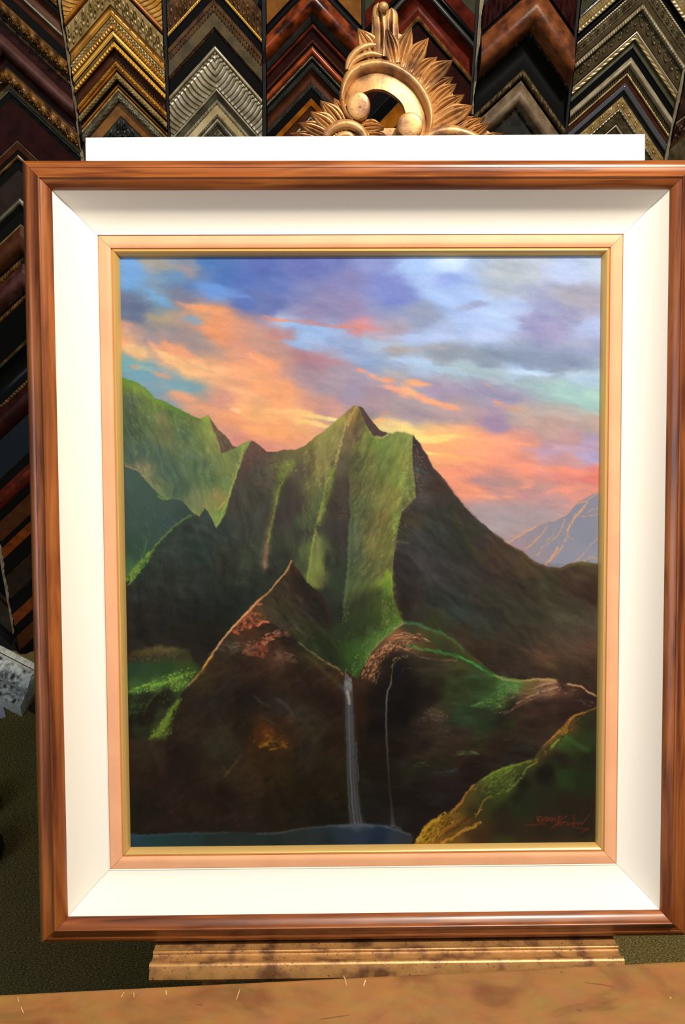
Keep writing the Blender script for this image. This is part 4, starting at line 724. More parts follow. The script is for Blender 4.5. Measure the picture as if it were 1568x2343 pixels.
sample(C2, 164, [B('leaf_border', 17, 'silvergold', 8, 8, 'round', 'leaf', 4.5, 9), B('dark_groove', 11, 'black', 1, 0), B('gold_line', 8, 'orange', 3, 1, 'round')], 'silver leaf-edged corner sample with black groove and gold line')
sample(C2, 201, [B('bead_row', 8, 'silvergold', 6, 6, 'flat', 'bead', 3, 3.6), B('leaf_border', 24, 'grey', 5, 5, 'round', 'leaf', 3, 17), B('smooth_face', 32, 'goldd', 2, 4, 'flat')], 'grey-brown corner sample with pearl bead rim and faint floral band in the gold column')
sample(C2, 267, [B('ornate_border', 42, 'greyblack', 6, 6, 'flat', 'carve', 7, 26), B('inner_edge', 20, 'black', 4, 0)], 'black and silver ornate corner sample just above the white board, gold column')
sample(C2, 331, [B('outer_edge', 10, 'pewter', 6, 6, 'flat', 'leaf', 2, 10), B('smooth_face', 50, 'brownd', 4, 0)], 'brown corner sample between white board and leftmost column, lowest of the gold column')
# --- third column (bronze and silver)
sample(C3, -104, [B('smooth_edge', 14, 'bronze', 4, 4), B('circle_relief', 52, 'bronze', 4, 5, 'flat', 'ring', 3, 17), B('gold_dot_row', 8, 'goldb', 6, 6, 'flat', 'dot', 3, 6)], 'dark bronze corner sample with swirling rings and gold dots, cut by the photo top')
sample(C3, -28, [B('black_groove', 25, 'black', 2, 2), B('outer_edge', 12, 'bronze', 8, 8), B('egg_border', 17, 'bronze', 4, 6, 'flat', 'dentil', 4, 9), B('smooth_face', 34, 'rustic', 5, 8), B('rough_lip', 9, 'bronze', 5, 1, 'flat', 'rough', 2, 5)], 'rustic bronze corner sample with dark egg-shaped notches, above the white-tipped wave one')
sample(C3, 70, [B('black_groove', 34, 'black', 2, 3), B('silver_rail', 14, 'silver', 8, 4, 'round'), B('wave_relief', 82, 'silver', 6, 3, 'flat', 'shell', 5.5, 11)], 'wide silver corner sample with overlapping shell waves and a black outer edge')
sample(C3, 201, [B('silver_rail', 9, 'silver', 9, 6, 'round'), B('step', 17, 'grey', 5, 1), B('notch_row', 9, 'silver', 5, 5, 'flat', 'dentil', 2.5, 9), B('smooth_face', 24, 'champ', 2, 7)], 'champagne silver corner sample with notched edge and pale smooth face')
sample(C3, 261, [B('bead_row', 8, 'grey', 6, 6, 'flat', 'bead', 2.5, 6), B('silver_rail', 7, 'silver', 4, 6), B('notch_row', 8, 'grey', 4, 4, 'flat', 'dentil', 3, 8), B('inner_face', 9, 'grey', 3, 0)], 'narrow grey corner sample with double notched rows, below the champagne silver one')
sample(C3, 294, [B('ornate_border', 34, 'grey', 5, 5, 'flat', 'leaf', 5, 12), B('inner_edge', 16, 'black', 3, 0)], 'small dark silver ornate corner sample barely showing above the white board')
# --- fourth column (reds and blacks)
sample(C4, -125, [B('smooth_face', 66, 'tan', 6, 3)], 'plain tan-brown corner sample cut off by the photo top, left of the carved crest')
sample(C4, -58, [B('black_groove', 24, 'black', 2, 6, 'cove'), B('burl_face', 62, 'tortoise', 9, 9, 'round'), B('grey_bevel', 22, 'greyblack', 8, 0)], 'mottled tortoiseshell red corner sample with grey inner edge and a crack in its right arm')
sample(C4, 53, [B('outer_edge', 12, 'redbrown', 6, 6, 'round'), B('smooth_face', 26, 'maroon', 3, 2), B('fine_bead_row', 7, 'brown', 3, 3, 'flat', 'bead', 1.6, 3.4), B('inner_groove', 6, 'black', 0, 0)], 'dark maroon corner sample with thin red outer edge and fine beads, fourth column')
sample(C4, 105, [B('orange_rail', 22, 'rail_orange', 7, 3, 'round'), B('fine_bead_row', 7, 'grey', 5, 5, 'flat', 'bead', 2, 3.6), B('black_groove', 9, 'black', 1, 1), B('flecked_edge', 13, 'greyblack', 4, 2, 'flat', 'dentil', 1.6, 9)], 'red-orange railed corner sample with tiny grey beads and flecked black inside')
sample(C4, 157, [B('smooth_face', 32, 'brown', 5, 2, 'cove')], 'plain brown corner sample with thin gold streaks, between two flecked black ones')
sample(C4, 190, [B('flecked_edge', 11, 'greyblack', 4, 4, 'flat', 'dentil', 1.6, 9), B('black_face', 22, 'black', 2, 0)], 'black corner sample with flecked grey rim, left of the crest leaves')
sample(C4, 224, [B('orange_rail', 17, 'orange', 7, 5, 'flat'), B('inner_face', 24, 'brown', 2, 0)], 'amber orange corner sample pointing up just above left end of crest')
sample(C4, 266, [B('bead_row', 7, 'silver', 4, 4, 'flat', 'bead', 2.4, 5), B('dark_face', 40, 'brownd', 3, 0)], 'dark beaded corner sample half hidden behind the crest leaves, fourth column')
# --- fifth column (behind the crest)
sample(C5, -158, [B('smooth_face', 50, 'olive', 6, 4)], 'grey-green corner sample at the photo top, right of the crest tip')
sample(C5, -107, [B('smooth_face', 40, 'redbrown', 5, 5), B('black_rail', 20, 'gloss', 6, 2, 'round'), B('grey_rail', 20, 'greyblack', 6, 4, 'round')], 'red-brown corner sample with two black ridges, right of the crest top')
sample(C5, -26, [B('smooth_face', 62, 'redbrown', 5, 2, 'cove'), B('gold_edge', 12, 'oldgold', 6, 6, 'flat', 'bead', 1.2, 2.6)], 'wide dark red corner sample with thin dotted gold inner edge behind the crest')
sample(C5, 49, [B('black_groove', 10, 'black', 0, 0), B('smooth_face', 58, 'maroon', 6, 4)], 'flat maroon corner sample running behind the crest leaves')
sample(C5, 118, [B('black_face', 34, 'black', 4, 4), B('thin_line', 2, 'greyblack', 5, 5), B('black_face', 34, 'gloss', 3, 3)], 'black corner sample seen through the crest scroll opening')
sample(C5, 189, [B('bright_edge', 3, 'tan', 5, 5), B('smooth_face', 46, 'orange', 4, 1)], 'amber brown corner sample low in the crest scroll opening')
sample(C5, 239, [B('dark_face', 70, 'brownd', 4, 0)], 'dark brown corner sample lowest behind the crest')
# --- sixth column (leather browns)
sample(C6, -112, [B('reptile_face', 66, 'maroon', 5, 5, 'flat', 'rough', 2, 5), B('black_groove', 10, 'black', 0, 0)], 'dark maroon reptile-textured corner sample cut by the top, sixth column')
sample(C6, -35, [B('leather_face', 106, 'leather', 10, 10, 'round'), B('rough_edge', 8, 'brownd', 8, 4, 'flat', 'rough', 3, 5)], 'broad burnished leather-brown corner sample with cracks, right of the crest')
sample(C6, 80, [B('black_face', 78, 'black', 3, 7, 'cove'), B('rough_rope', 18, 'rustic', 7, 6, 'round', 'rough', 4, 4), B('inner_groove', 7, 'black', 0, 0)], 'wide black corner sample with rough brown rope inside, below the leather one')
sample(C6, 184, [B('stone_face', 62, 'stone', 6, 5, 'round'), B('rough_edge', 8, 'brownd', 3, 2, 'flat', 'rough', 2, 4)], 'mottled grey-tan stone-like corner sample with dark rough edge')
sample(C6, 255, [B('black_face', 70, 'greyblack', 4, 0)], 'dark grey corner sample barely above the white board, sixth column')
# --- seventh column (silvers and pewters)
sample(C7, -185, [B('ornate_border', 42, 'pewter', 5, 5, 'flat', 'leaf', 3, 14), B('grey_face', 26, 'olive', 4, 2)], 'olive-grey corner sample highest at the right edge of the photo')
sample(C7, -116, [B('chrome_line', 10, 'chrome', 7, 5, 'round'), B('gold_face', 26, 'silvergold', 4, 2, 'flat', 'leaf', 1.6, 8), B('bead_row', 12, 'champ', 5, 5, 'flat', 'rope', 2.6, 10), B('black_groove', 22, 'gloss', 2, 0, 'cove')], 'chrome-lined corner sample with black groove at top of the silver column')
sample(C7, -45, [B('bead_edge', 6, 'silver', 6, 6, 'flat', 'rope', 1.6, 6), B('leaf_border', 28, 'pewter', 5, 6, 'flat', 'flower', 4, 20), B('inner_face', 18, 'pewter', 5, 3)], 'pewter corner sample with raised leaf clusters and a beaded edge')
sample(C7, 8, [B('rope_twist', 16, 'silver', 9, 8, 'round', 'rope', 4, 7), B('circle_relief', 32, 'pewter', 5, 6, 'flat', 'ring', 3, 24), B('inner_lip', 12, 'pewter', 7, 5)], 'bronze-grey corner sample with rope outer edge and circle ornaments')
sample(C7, 70, [B('silver_line', 8, 'silverw', 8, 6, 'round'), B('bead_row', 11, 'champ', 5, 6, 'flat', 'rope', 2.2, 17), B('olive_face', 20, 'olive', 6, 3, 'cove')], 'olive-silver corner sample with long dashes of beads, seventh column')
sample(C7, 111, [B('black_groove', 19, 'gloss', 0, 1), B('pewter_rail', 22, 'silver', 9, 8, 'round'), B('spool_row', 14, 'pewter', 4, 4, 'flat', 'dentil', 5, 6.5), B('bead_row', 7, 'champ', 5, 5, 'flat', 'bead', 3, 6.5), B('inner_face', 15, 'brown', 3, 1)], 'gleaming pewter corner sample with spool-and-bead rows')
sample(C7, 188, [B('chrome_reeds', 18, 'chrome', 7, 5, 'flat', 'reed', 3, 3), B('dark_face', 13, 'darksteel', 4, 0)], 'bright chrome reeded corner sample with dark steel right arm')
sample(C7, 220, [B('flower_border', 25, 'silvergold', 5, 5, 'flat', 'flower', 3, 25)], 'antique gold corner sample with small daisy flowers in its band')
sample(C7, 246, [B('leaf_edge', 9, 'silver', 7, 5, 'round', 'rope', 2, 9), B('inner_face', 28, 'pewter', 5, 3, 'flat', 'leaf', 1.6, 14)], 'brown-grey corner sample with silver leaf-tipped edge, above white board corner')
sample(C7, 284, [B('bright_edge', 8, 'silverw', 7, 4, 'round'), B('inner_face', 40, 'pewter', 3, 0)], 'small pale silver edged corner sample lowest of the silver column')
# --- eighth column at the right border
sample(C8, 40, [B('carved_face', 120, 'darkcarve', 5, 6, 'flat', 'leaf', 5, 40)], 'dark carved brown corner sample at the extreme right edge')
sample(C8, 163, [B('gold_line', 6, 'champ', 8, 6), B('carved_face', 46, 'darkcarve', 3, 4, 'flat', 'carve', 6, 24), B('gold_line', 5, 'oldgold', 6, 5)], 'dark carved corner sample with thin gold lines at right edge, touching the frame')
sample(C8, 222, [B('carved_face', 90, 'pewter', 4, 4, 'flat', 'leaf', 3, 20)], 'dull bronze corner sample lowest at the right edge')
# --- first column (wide dark samples running down beside the painting)
sample(C1, -152, [B('outer_edge', 20, 'oldgold', 5, 5, 'flat', 'leaf', 3, 16), B('dark_groove', 16, 'black', 1, 3), B('striped_face', 40, 'brown', 6, 4, 'cove'), B('ridge', 12, 'grey', 6, 6, 'round'), B('striped_face', 24.5, 'brown', 5, 2)], 'olive-brown ridged corner sample at the top left corner of the photo')
sample(C1, -38, [B('dark_groove', 26, 'black', 1, 3), B('leaf_border', 38, 'oldgold', 7, 6, 'round', 'carve', 9, 30), B('dark_lip', 8, 'brownd', 3, 2), B('gold_line', 10, 'oldgold', 5, 5, 'flat', 'leaf', 2, 20)], 'black corner sample with chunky gilt leaf carving, upper one in the leftmost column')
sample(C1, 45, [B('maroon_edge', 30, 'maroon', 3, 5), B('grey_sheen_face', 46, 'maroonl', 8, 8, 'round'), B('maroon_cove', 32, 'maroon', 6, 2, 'cove'), B('leaf_border', 38, 'oldgold', 7, 6, 'round', 'carve', 9, 30), B('olive_edge', 13, 'rustic', 4, 3)], 'wide maroon corner sample with polished centre and gilt leaf inner border')
sample(C1, 205, [B('bright_edge', 3, 'grey', 6, 6), B('dark_groove', 18, 'black', 3, 4), B('flat_face', 94, 'maroon', 5, 4)], 'broad flat dark red corner sample beside the white board')
sample(C1, 321, [B('bright_edge', 3, 'grey', 6, 6), B('brown_step', 18, 'brown', 5, 3), B('dark_groove', 10, 'black', 1, 1)], 'thin brown stepped corner sample just above the frame corner')
sample(C1, 353, [B('gilt_edge', 12, 'oldgold', 6, 4, 'round'), B('dark_groove', 24, 'black', 2, 3), B('flat_face', 64, 'brownd', 5, 4), B('lip', 16, 'grey', 6, 4, 'round'), B('dark_edge', 14, 'black', 2, 0)], 'dark brown corner sample with grey lip beside upper left frame edge')
sample(C1, 484, [B('dark_groove', 28, 'black', 0, 2), B('gold_edge', 4, 'champ', 6, 5), B('bronze_face', 66, 'brown', 6, 4, 'round'), B('dark_line', 6, 'black', 1, 1), B('gold_bead_row', 13, 'oldgold', 4, 4, 'flat', 'bead', 3, 9)], 'dark bronze corner sample with row of gold beads, beside the frame')
sample(C1, 602, [B('maroon_face', 66, 'maroonl', 4, 5, 'round'), B('dark_line', 6, 'black', 1, 1), B('gold_bead_row', 11, 'oldgold', 4, 4, 'flat', 'bead', 3, 8)], 'dark wine-red corner sample with small gold bead row, below the bronze one')
sample(C1, 686, [B('black_face', 88, 'gloss', 4, 3), B('gold_line', 6, 'oldgold', 5, 4), B('thin_line', 3, 'greyblack', 4, 4)], 'wide black corner sample with thin gold inner line, left of the frame')
sample(C1, 784, [B('black_face', 76, 'gloss', 3, 6, 'cove'), B('gold_rope', 10, 'oldgold', 4, 4, 'flat', 'rope', 2.6, 8)], 'black hollowed corner sample with fine gold rope, left of the frame')
sample(C1, 871, [B('maroon_face', 62, 'maroon', 4, 4, 'round')], 'plain deep maroon corner sample under the gold-roped black one')
sample(C1, 934, [B('black_face', 80, 'bluegrey', 4, 5), B('thin_line', 4, 'greyblack', 6, 3)], 'blue-black flat corner sample halfway down beside the frame')
sample(C1, 1019, [B('black_groove', 20, 'black', 1, 2), B('red_face', 44, 'redbrown', 4, 4, 'round'), B('black_edge', 20, 'black', 2, 0)], 'dark red-brown corner sample between black edges, lower left of the frame')
sample(C1, 1104, [B('brown_face', 44, 'brown', 4, 3), B('black_edge', 14, 'black', 2, 0)], 'dim brown corner sample above the orange-brown one at the frame side')
sample(C1, 1163, [B('orange_face', 26, 'orangebrown', 5, 4), B('black_edge', 40, 'black', 2, 1)], 'orange-brown corner sample crossing above the second beige gap')
sample(C1, 1230, [B('dark_face', 56, 'brownd', 4, 3), B('black_edge', 12, 'black', 2, 1)], 'very dark brown corner sample, third lowest in the leftmost column')
sample(C1, 1299, [B('black_face', 24, 'black', 4, 3), B('orange_face', 28, 'orangebrown', 5, 4), B('black_edge', 24, 'black', 1, 1)], 'orange-brown striped corner sample, second lowest in the leftmost column')
sample(C1, 1376, [B('maroon_face', 36, 'brown', 5, 4), B('black_edge', 20, 'black', 2, 1)], 'lowest dim brown corner sample over the ornate white piece')
sample(C0, 1180, [B('black_face', 60, 'gloss', 4, 4), B('brown_edge', 14, 'brownd', 4, 3)], 'black corner sample end at the far left photo border, upper of two')
sample(C0, 1262, [B('dark_face', 60, 'brownd', 4, 4), B('black_edge', 14, 'black', 4, 3)], 'dark brown corner sample end at the far left photo border, lower of two')

# --- the strips of wall between the columns
def strip(n, pts, w0, w1, m, h0=2, h1=26, torn=0):
    """pts: left side of the strip (picture), widths w0..w1"""
    mb = MB(); rg = random.Random(n); rows = []
    ys = np.linspace(pts[0][1], pts[-1][1], 40 if torn else 2); fx = lin(pts)
    for i, y in enumerate(ys):
        wv = lerp(w0, w1, i/(len(ys)-1))+torn*(rg.random()-.5)+torn*.6*math.sin(i*.5+n)
        wv = max(.6, wv)
        a = onwall(fx(y), y); b_ = onwall(fx(y)+wv, y)
        rows.append([(a[0], WALL_Y-h0*PXM, a[2]), (a[0], WALL_Y-h1*PXM, a[2]), (b_[0], WALL_Y-h1*PXM, b_[2]), (b_[0], WALL_Y-h0*PXM, b_[2])])
    k = len(mb.V); mb.grid(rows, close=True); mb.F += [(0, 1, 2, 3), tuple(len(mb.V)-4+i for i in range(4))]
    tag(mb.build('trim_%d' % n, m), kind='structure')
beige = mat('8c8064', .8, bump=.4, bscale=150, c2='6c6048', vscale=30)
dk = mat('101214', .6)
strip(1, [(130, -20), (163, 190), (188, 380)], 4, 5, beige, 2, 20, 3)
strip(2, [(135, -20), (168, 190), (194, 380)], 5, 5, dk, 2, 15)
strip(3, [(371, -20), (386, 320)], 8, 4, dk, 2, 22)
strip(4, [(600, -20), (603, 320)], 8, 7, dk, 2, 22)
strip(5, [(828, -20), (834, 320)], 6, 5, dk, 2, 22)
strip(6, [(1091, -20), (1074, 260)], 9, 5, dk, 2, 22)
strip(7, [(1099, -20), (1079, 260)], 9, 3, beige, 2, 26, 2)
strip(8, [(1324, -20), (1291, 320)], 6, 5, dk, 2, 20)
strip(9, [(1606, 0), (1560, 165), (1514, 390)], 8, 5, beige, 2, 24, 2)
strip(10, [(-8, 1230), (2, 1290), (30, 1450)], 6, 1, beige, 2, 20, 5)
# ================================================================ the framed painting on its easel
FX = np.array([.999, .0344, .0288]); FY = np.array([-.0417, .4788, .8769]); FX = FX/np.linalg.norm(FX)
FY = FY-FX*(FX@FY); FY /= np.linalg.norm(FY); FN = np.cross(FX, FY)
FO = np.array([.02784482, 1.05975217, 1.07244583])
FM = Matrix(((FX[0], FY[0], FN[0], FO[0]), (FX[1], FY[1], FN[1], FO[1]), (FX[2], FY[2], FN[2], FO[2]), (0, 0, 0, 1)))
def onframe(px, py, h=0):
    """picture point to local x, y on the plane h in front of the canvas"""
    d = ray(px, py); o = FO+FN*h; s = ((o-EYE)@FN)/(d@FN); p = EYE+s*d-FO
    return np.array([p@FX, p@FY, h])
HW, HH = .305, .3806
def wood_material(name, c1, c2, c3, axis, knots=True):
    m, N, L, b = new_mat(name); b.inputs['Roughness'].default_value = .33; b.inputs['Coat Weight'].default_value = .35; b.inputs['Coat Roughness'].default_value = .25
    tc = N.new('ShaderNodeTexCoord'); mp = N.new('ShaderNodeMapping')
    mp.inputs['Scale'].default_value = (1.2, 16, 16) if axis == 'X' else (16, 1.2, 16)
    L.new(tc.outputs['Object'], mp.inputs['Vector'])
    n = N.new('ShaderNodeTexNoise'); n.inputs['Scale'].default_value = 5; n.inputs['Detail'].default_value = 7; n.inputs['Distortion'].default_value = .8
    L.new(mp.outputs[0], n.inputs['Vector'])
    r = N.new('ShaderNodeValToRGB'); L.new(n.outputs['Fac'], r.inputs['Fac'])
    e = r.color_ramp.elements; e[0].position = .3; e[0].color = (*srgb(c3), 1); e[1].position = .7; e[1].color = (*srgb(c1), 1); x = e.new(.48); x.color = (*srgb(c2), 1)
    n2 = N.new('ShaderNodeTexNoise'); n2.inputs['Scale'].default_value = 6; n2.inputs['Detail'].default_value = 2; L.new(tc.outputs['Object'], n2.inputs['Vector'])
    r2 = N.new('ShaderNodeValToRGB'); L.new(n2.outputs['Fac'], r2.inputs['Fac']); r2.color_ramp.elements[0].position = .35; r2.color_ramp.elements[1].position = .6
    r2.color_ramp.elements[0].color = (.45, .4, .38, 1); r2.color_ramp.elements[1].color = (1, 1, 1, 1)
    mx = N.new('ShaderNodeMixRGB'); mx.blend_type = 'MULTIPLY'; mx.inputs[0].default_value = .6; L.new(r.outputs[0], mx.inputs[1]); L.new(r2.outputs[0], mx.inputs[2])
    L.new(mx.outputs[0], b.inputs['Base Color'])
    return m
def linen():
    m, N, L, b = new_mat('linen'); b.inputs['Roughness'].default_value = .9; b.inputs['Specular IOR Level'].default_value = .15
    b.inputs['Base Color'].default_value = (*srgb('f4efe2'), 1)
    tc = N.new('ShaderNodeTexCoord'); n = N.new('ShaderNodeTexNoise'); n.inputs['Scale'].default_value = 900; L.new(tc.outputs['Object'], n.inputs['Vector'])
    bp = N.new('ShaderNodeBump'); bp.inputs['Strength'].default_value = .25; bp.inputs['Distance'].default_value = .0005; L.new(n.outputs['Fac'], bp.inputs['Height']); L.new(bp.outputs['Normal'], b.inputs['Normal'])
    return m
painting = empty('framed_painting', M=FM)
tag(painting, 'large oil landscape of green peaks and waterfall in koa wood and linen frame', 'painting')
def curve(pts, n=6):
    """Catmull-Rom through profile points"""
    P = [np.array(p, float) for p in pts]; out = []
    for i in range(len(P)-1):
        a = P[max(i-1, 0)]; b_ = P[i]; c = P[i+1]; d = P[min(i+2, len(P)-1)]
        for k in range(n):
            t = k/n; out.append(.5*((2*b_)+(-a+c)*t+(2*a-5*b_+4*c-d)*t*t+(-a+3*b_-3*c+d)*t**3))
    out.append(P[-1]); return out
def members(names, prof, mats, smooth=35):
    """four mitred rails around the canvas; prof = [(offset cm, height cm)]"""
    for k, nm in enumerate(names):
        mb = MB(); rows = []
        for (o_, h_) in prof:
            o_, h_ = o_/100, h_/100; cs = [(-HW-o_, HH+o_), (HW+o_, HH+o_), (HW+o_, -HH-o_), (-HW-o_, -HH-o_)]
            a = cs[k]; b_ = cs[(k+1) % 4]
            g = .0002; dx, dy = (b_[0]-a[0]), (b_[1]-a[1]); L_ = math.hypot(dx, dy); dx *= g/L_; dy *= g/L_
            rows.append([(a[0]+dx+(b_[0]-a[0]-2*dx)*t, a[1]+dy+(b_[1]-a[1]-2*dy)*t, h_) for t in (0, .5, 1)])
        mb.grid(rows); mb.build(nm, mats[k % 2] if isinstance(mats, (list, tuple)) else mats, painting, smooth=smooth)
gold_lip = mat('d8b26a', .3, .35)
members(['gold_lip']*4, [(0, 0), (0, .12), (.5, .95), (.58, 1.0), (.66, .98), (.95, .72), (.95, 0)], gold_lip)
peach = mat('efb082', .55, 0, bump=.15, bscale=800, c2='e8a87c', vscale=20)
members(['peach_fillet']*4, [(.95, .2), (.95, .9)]+[tuple(p) for p in curve([(.98, .98), (1.4, 1.12), (1.9, 1.08), (2.45, .98)], 3)]+[(2.52, .9), (2.52, 0)], peach)
cove = [(2.55, .3), (2.55, 1.05), (2.62, 1.1)]+[(2.7+4.52*t, 1.0+3.3*(.16*t+.84*t**2.2)) for t in np.linspace(.0, 1, 22)]+[(7.3, 4.3), (7.3, 0)]
members(['linen_liner']*4, cove, linen(), smooth=30)
koa_h = wood_material('koa_horizontal', 'b0682e', '8e4c1e', '5a2810', 'X'); koa_v = wood_material('koa_vertical', 'b0682e', '8e4c1e', '5a2810', 'Y')
wprof = [(7.2, .5), (7.2, 4.3)]+[tuple(p) for p in curve([(7.22, 4.35), (7.6, 4.85), (8.1, 5.2), (8.35, 5.32)], 4)]+[tuple(p) for p in curve([(8.36, 5.42), (8.5, 5.55), (8.68, 5.42)], 4)]+\
    [tuple(p) for p in curve([(8.7, 5.3), (9.2, 4.85), (9.8, 4.6)], 4)]+[tuple(p) for p in curve([(9.84, 4.66), (10.3, 4.5), (10.85, 3.8), (11.1, 2.9), (11.12, 2.0)], 5)]+[(11.12, 0), (7.2, 0)]
members(['wood_rail']*4, wprof, [koa_h, koa_v], smooth=40)
bk = MB(); bk.box(-HW-.1, -HH-.1, -.004, HW+.1, HH+.1, -.001)
bk.build('backing_panel', mat('8c6a44', .8), painting)

# the canvas itself: a fine grid of paint, each point carrying its pigment and the painted glare
def build_canvas():
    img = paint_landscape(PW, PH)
    gx, gy = PW, PH
    xs = np.linspace(-HW, HW, gx); ys = np.linspace(HH, -HH, gy)
    X, Y = np.meshgrid(xs, ys); lum = img.mean(2); Z = lum*.0006
    V = np.stack([X, Y, Z], -1).reshape(-1, 3).astype(np.float32)
    I = np.arange(gx*gy).reshape(gy, gx); F = np.stack([I[:-1, :-1], I[1:, :-1], I[1:, 1:], I[:-1, 1:]], -1).reshape(-1, 4)
    me = bpy.data.meshes.new('canvas'); me.vertices.add(len(V)); me.vertices.foreach_set('co', V.ravel())
    me.loops.add(F.size); me.loops.foreach_set('vertex_index', F.ravel().astype(np.int32))
    me.polygons.add(len(F)); me.polygons.foreach_set('loop_start', (np.arange(len(F))*4).astype(np.int32))
    me.update(calc_edges=True)
    me.polygons.foreach_set('use_smooth', np.ones(len(F), bool))
    ca = me.color_attributes.new('pigment', 'FLOAT_COLOR', 'POINT')
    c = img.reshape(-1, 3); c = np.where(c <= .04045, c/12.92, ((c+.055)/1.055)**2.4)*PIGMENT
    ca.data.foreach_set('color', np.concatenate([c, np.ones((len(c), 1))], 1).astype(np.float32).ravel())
    m, N, L, b = new_mat('oil_paint'); b.inputs['Roughness'].default_value = .5; b.inputs['Specular IOR Level'].default_value = .12
    at = N.new('ShaderNodeAttribute'); at.attribute_name = 'pigment'; L.new(at.outputs['Color'], b.inputs['Base Color'])
    me.materials.append(m); o = bpy.data.objects.new('canvas', me); COL.objects.link(o); o.parent = painting
    return o
PIGMENT = np.array([.72, .755, .80])
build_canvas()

# white board behind the frame
BH = -.022
board = empty('foam_board', M=FM @ Matrix.Translation((0, .47, BH)))
tag(board, 'plain white foam board standing behind the top of the frame', 'board')
a, b_, c_, d_ = onframe(196, 315, BH), onframe(1476, 307, BH), onframe(1476, 420, BH), onframe(197, 420, BH)
def loc2(p, dz): return (p[0], p[1]-.47, dz)
mb = MB(); mb.prism([loc2(q, -.006) for q in (d_, c_, b_, a)], [loc2(q, 0) for q in (d_, c_, b_, a)])
mb.build('board_sheet', mat('fbfbfa', .6, c2='f6f7f8', vscale=4), board)
# ================================================================ carved and gilded easel
def gilt():
    m, N, L, b = new_mat('aged_gilding'); tc = N.new('ShaderNodeTexCoord')
    n = N.new('ShaderNodeTexNoise'); n.inputs['Scale'].default_value = 38; n.inputs['Detail'].default_value = 6; L.new(tc.outputs['Object'], n.inputs['Vector'])
    r = N.new('ShaderNodeValToRGB'); L.new(n.outputs['Fac'], r.inputs['Fac']); e = r.color_ramp.elements
    e[0].position = .34; e[0].color = (*srgb('7a5434'), 1); e[1].position = .66; e[1].color = (*srgb('c8965a'), 1); x = e.new(.5); x.color = (*srgb('b88850'), 1); x = e.new(.42); x.color = (*srgb('9a7048'), 1)
    n3 = N.new('ShaderNodeTexNoise'); n3.inputs['Scale'].default_value = 260; n3.inputs['Detail'].default_value = 3; L.new(tc.outputs['Object'], n3.inputs['Vector'])
    r3 = N.new('ShaderNodeValToRGB'); L.new(n3.outputs['Fac'], r3.inputs['Fac']); r3.color_ramp.elements[0].position = .30; r3.color_ramp.elements[1].position = .36
    r3.color_ramp.elements[0].color = (.25, .2, .2, 1)
    mx = N.new('ShaderNodeMixRGB'); mx.blend_type = 'MULTIPLY'; mx.inputs[0].default_value = .9; L.new(r.outputs[0], mx.inputs[1]); L.new(r3.outputs[0], mx.inputs[2])
    L.new(mx.outputs[0], b.inputs['Base Color']); b.inputs['Metallic'].default_value = .35; b.inputs['Roughness'].default_value = .4
    bp = N.new('ShaderNodeBump'); bp.inputs['Strength'].default_value = .25; bp.inputs['Distance'].default_value = .001; L.new(n3.outputs['Fac'], bp.inputs['Height']); L.new(bp.outputs['Normal'], b.inputs['Normal'])
    return m
GILT = gilt()
easel = empty('display_easel', M=FM); tag(easel, 'carved gilded easel with leafy scroll crest holding the framed painting', 'easel')
CH = -.058                       # plane of the crest's back
U = .00062                       # one picture unit at the crest, metres
def cp(px, py, k=0):             # k: height above the crest plane in picture units
    p = onframe(px, py, CH+.018); return np.array([p[0], p[1], CH+k*U])
def plate(name, pts, k0, k1, parent=easel):
    mb = MB(); mb.prism([cp(x, y, k0) for x, y in pts[::-1]], [cp(x, y, k1) for x, y in pts[::-1]]); return mb.build(name, GILT, parent, smooth=30)
def resample(pts, n):
    P = [np.array(p, float) for p in pts]; Q = curve(P, 8); Q = np.array(Q)
    d = np.r_[0, np.cumsum(np.linalg.norm(np.diff(Q, axis=0), axis=1))]; t = np.linspace(0, d[-1], n)
    return np.stack([np.interp(t, d, Q[:, 0]), np.interp(t, d, Q[:, 1])], 1)
# main C scroll: outer edge, rim crease, inner edge
outer = resample([(806, 276), (788, 258), (778, 222), (781, 186), (795, 155), (819, 138), (853, 129), (888, 132), (922, 147), (950, 168), (974, 195), (990, 226), (996, 258), (992, 290), (981, 318)], 70)
crease = resample([(812, 268), (795, 245), (789, 225), (795, 203), (806, 182), (826, 166), (860, 156), (895, 161), (926, 177), (950, 199), (967, 227), (977, 256), (978, 288), (969, 318)], 70)
inner = resample([(826, 262), (815, 250), (806, 236), (806, 222), (818, 212), (836, 206), (855, 200), (881, 202), (905, 216), (922, 234), (930, 256), (936, 270), (944, 290), (950, 318)], 70)
mb = MB(); rows = []
for o_, c2_, i_ in zip(outer, crease, inner):
    row = [cp(*o_, 2), cp(*o_, 16)]
    for t in np.linspace(0, 1, 9)[1:]: row.append(cp(*(o_+(c2_-o_)*t), 17+13*math.sin(math.pi*t)**.7-3*t))
    row.append(cp(*(c2_+(i_-c2_)*.04), 9))
    for t in np.linspace(.1, 1, 6): row.append(cp(*(c2_+(i_-c2_)*t), 10+9*t))
    row.append(cp(*i_, 2)); rows.append(row)
mb.grid(rows); mb.build('scroll', GILT, easel, smooth=45)
def button(px, py, rx, ry):
    mb = MB(); rows = []
    for f_, k in ((1, 8), (1, 29), (.965, 32), (.9, 33), (.6, 33.6), (.3, 33.9), (.02, 34)):
        rows.append([cp(px+rx*f_*math.cos(a), py+ry*f_*math.sin(a), k) for a in np.linspace(0, 2*math.pi, 40)[:-1]])
    mb.grid(rows, close=True); mb.build('volute_button', GILT, easel, smooth=50)
button(821, 242, 27, 32); button(938, 287, 30, 30)
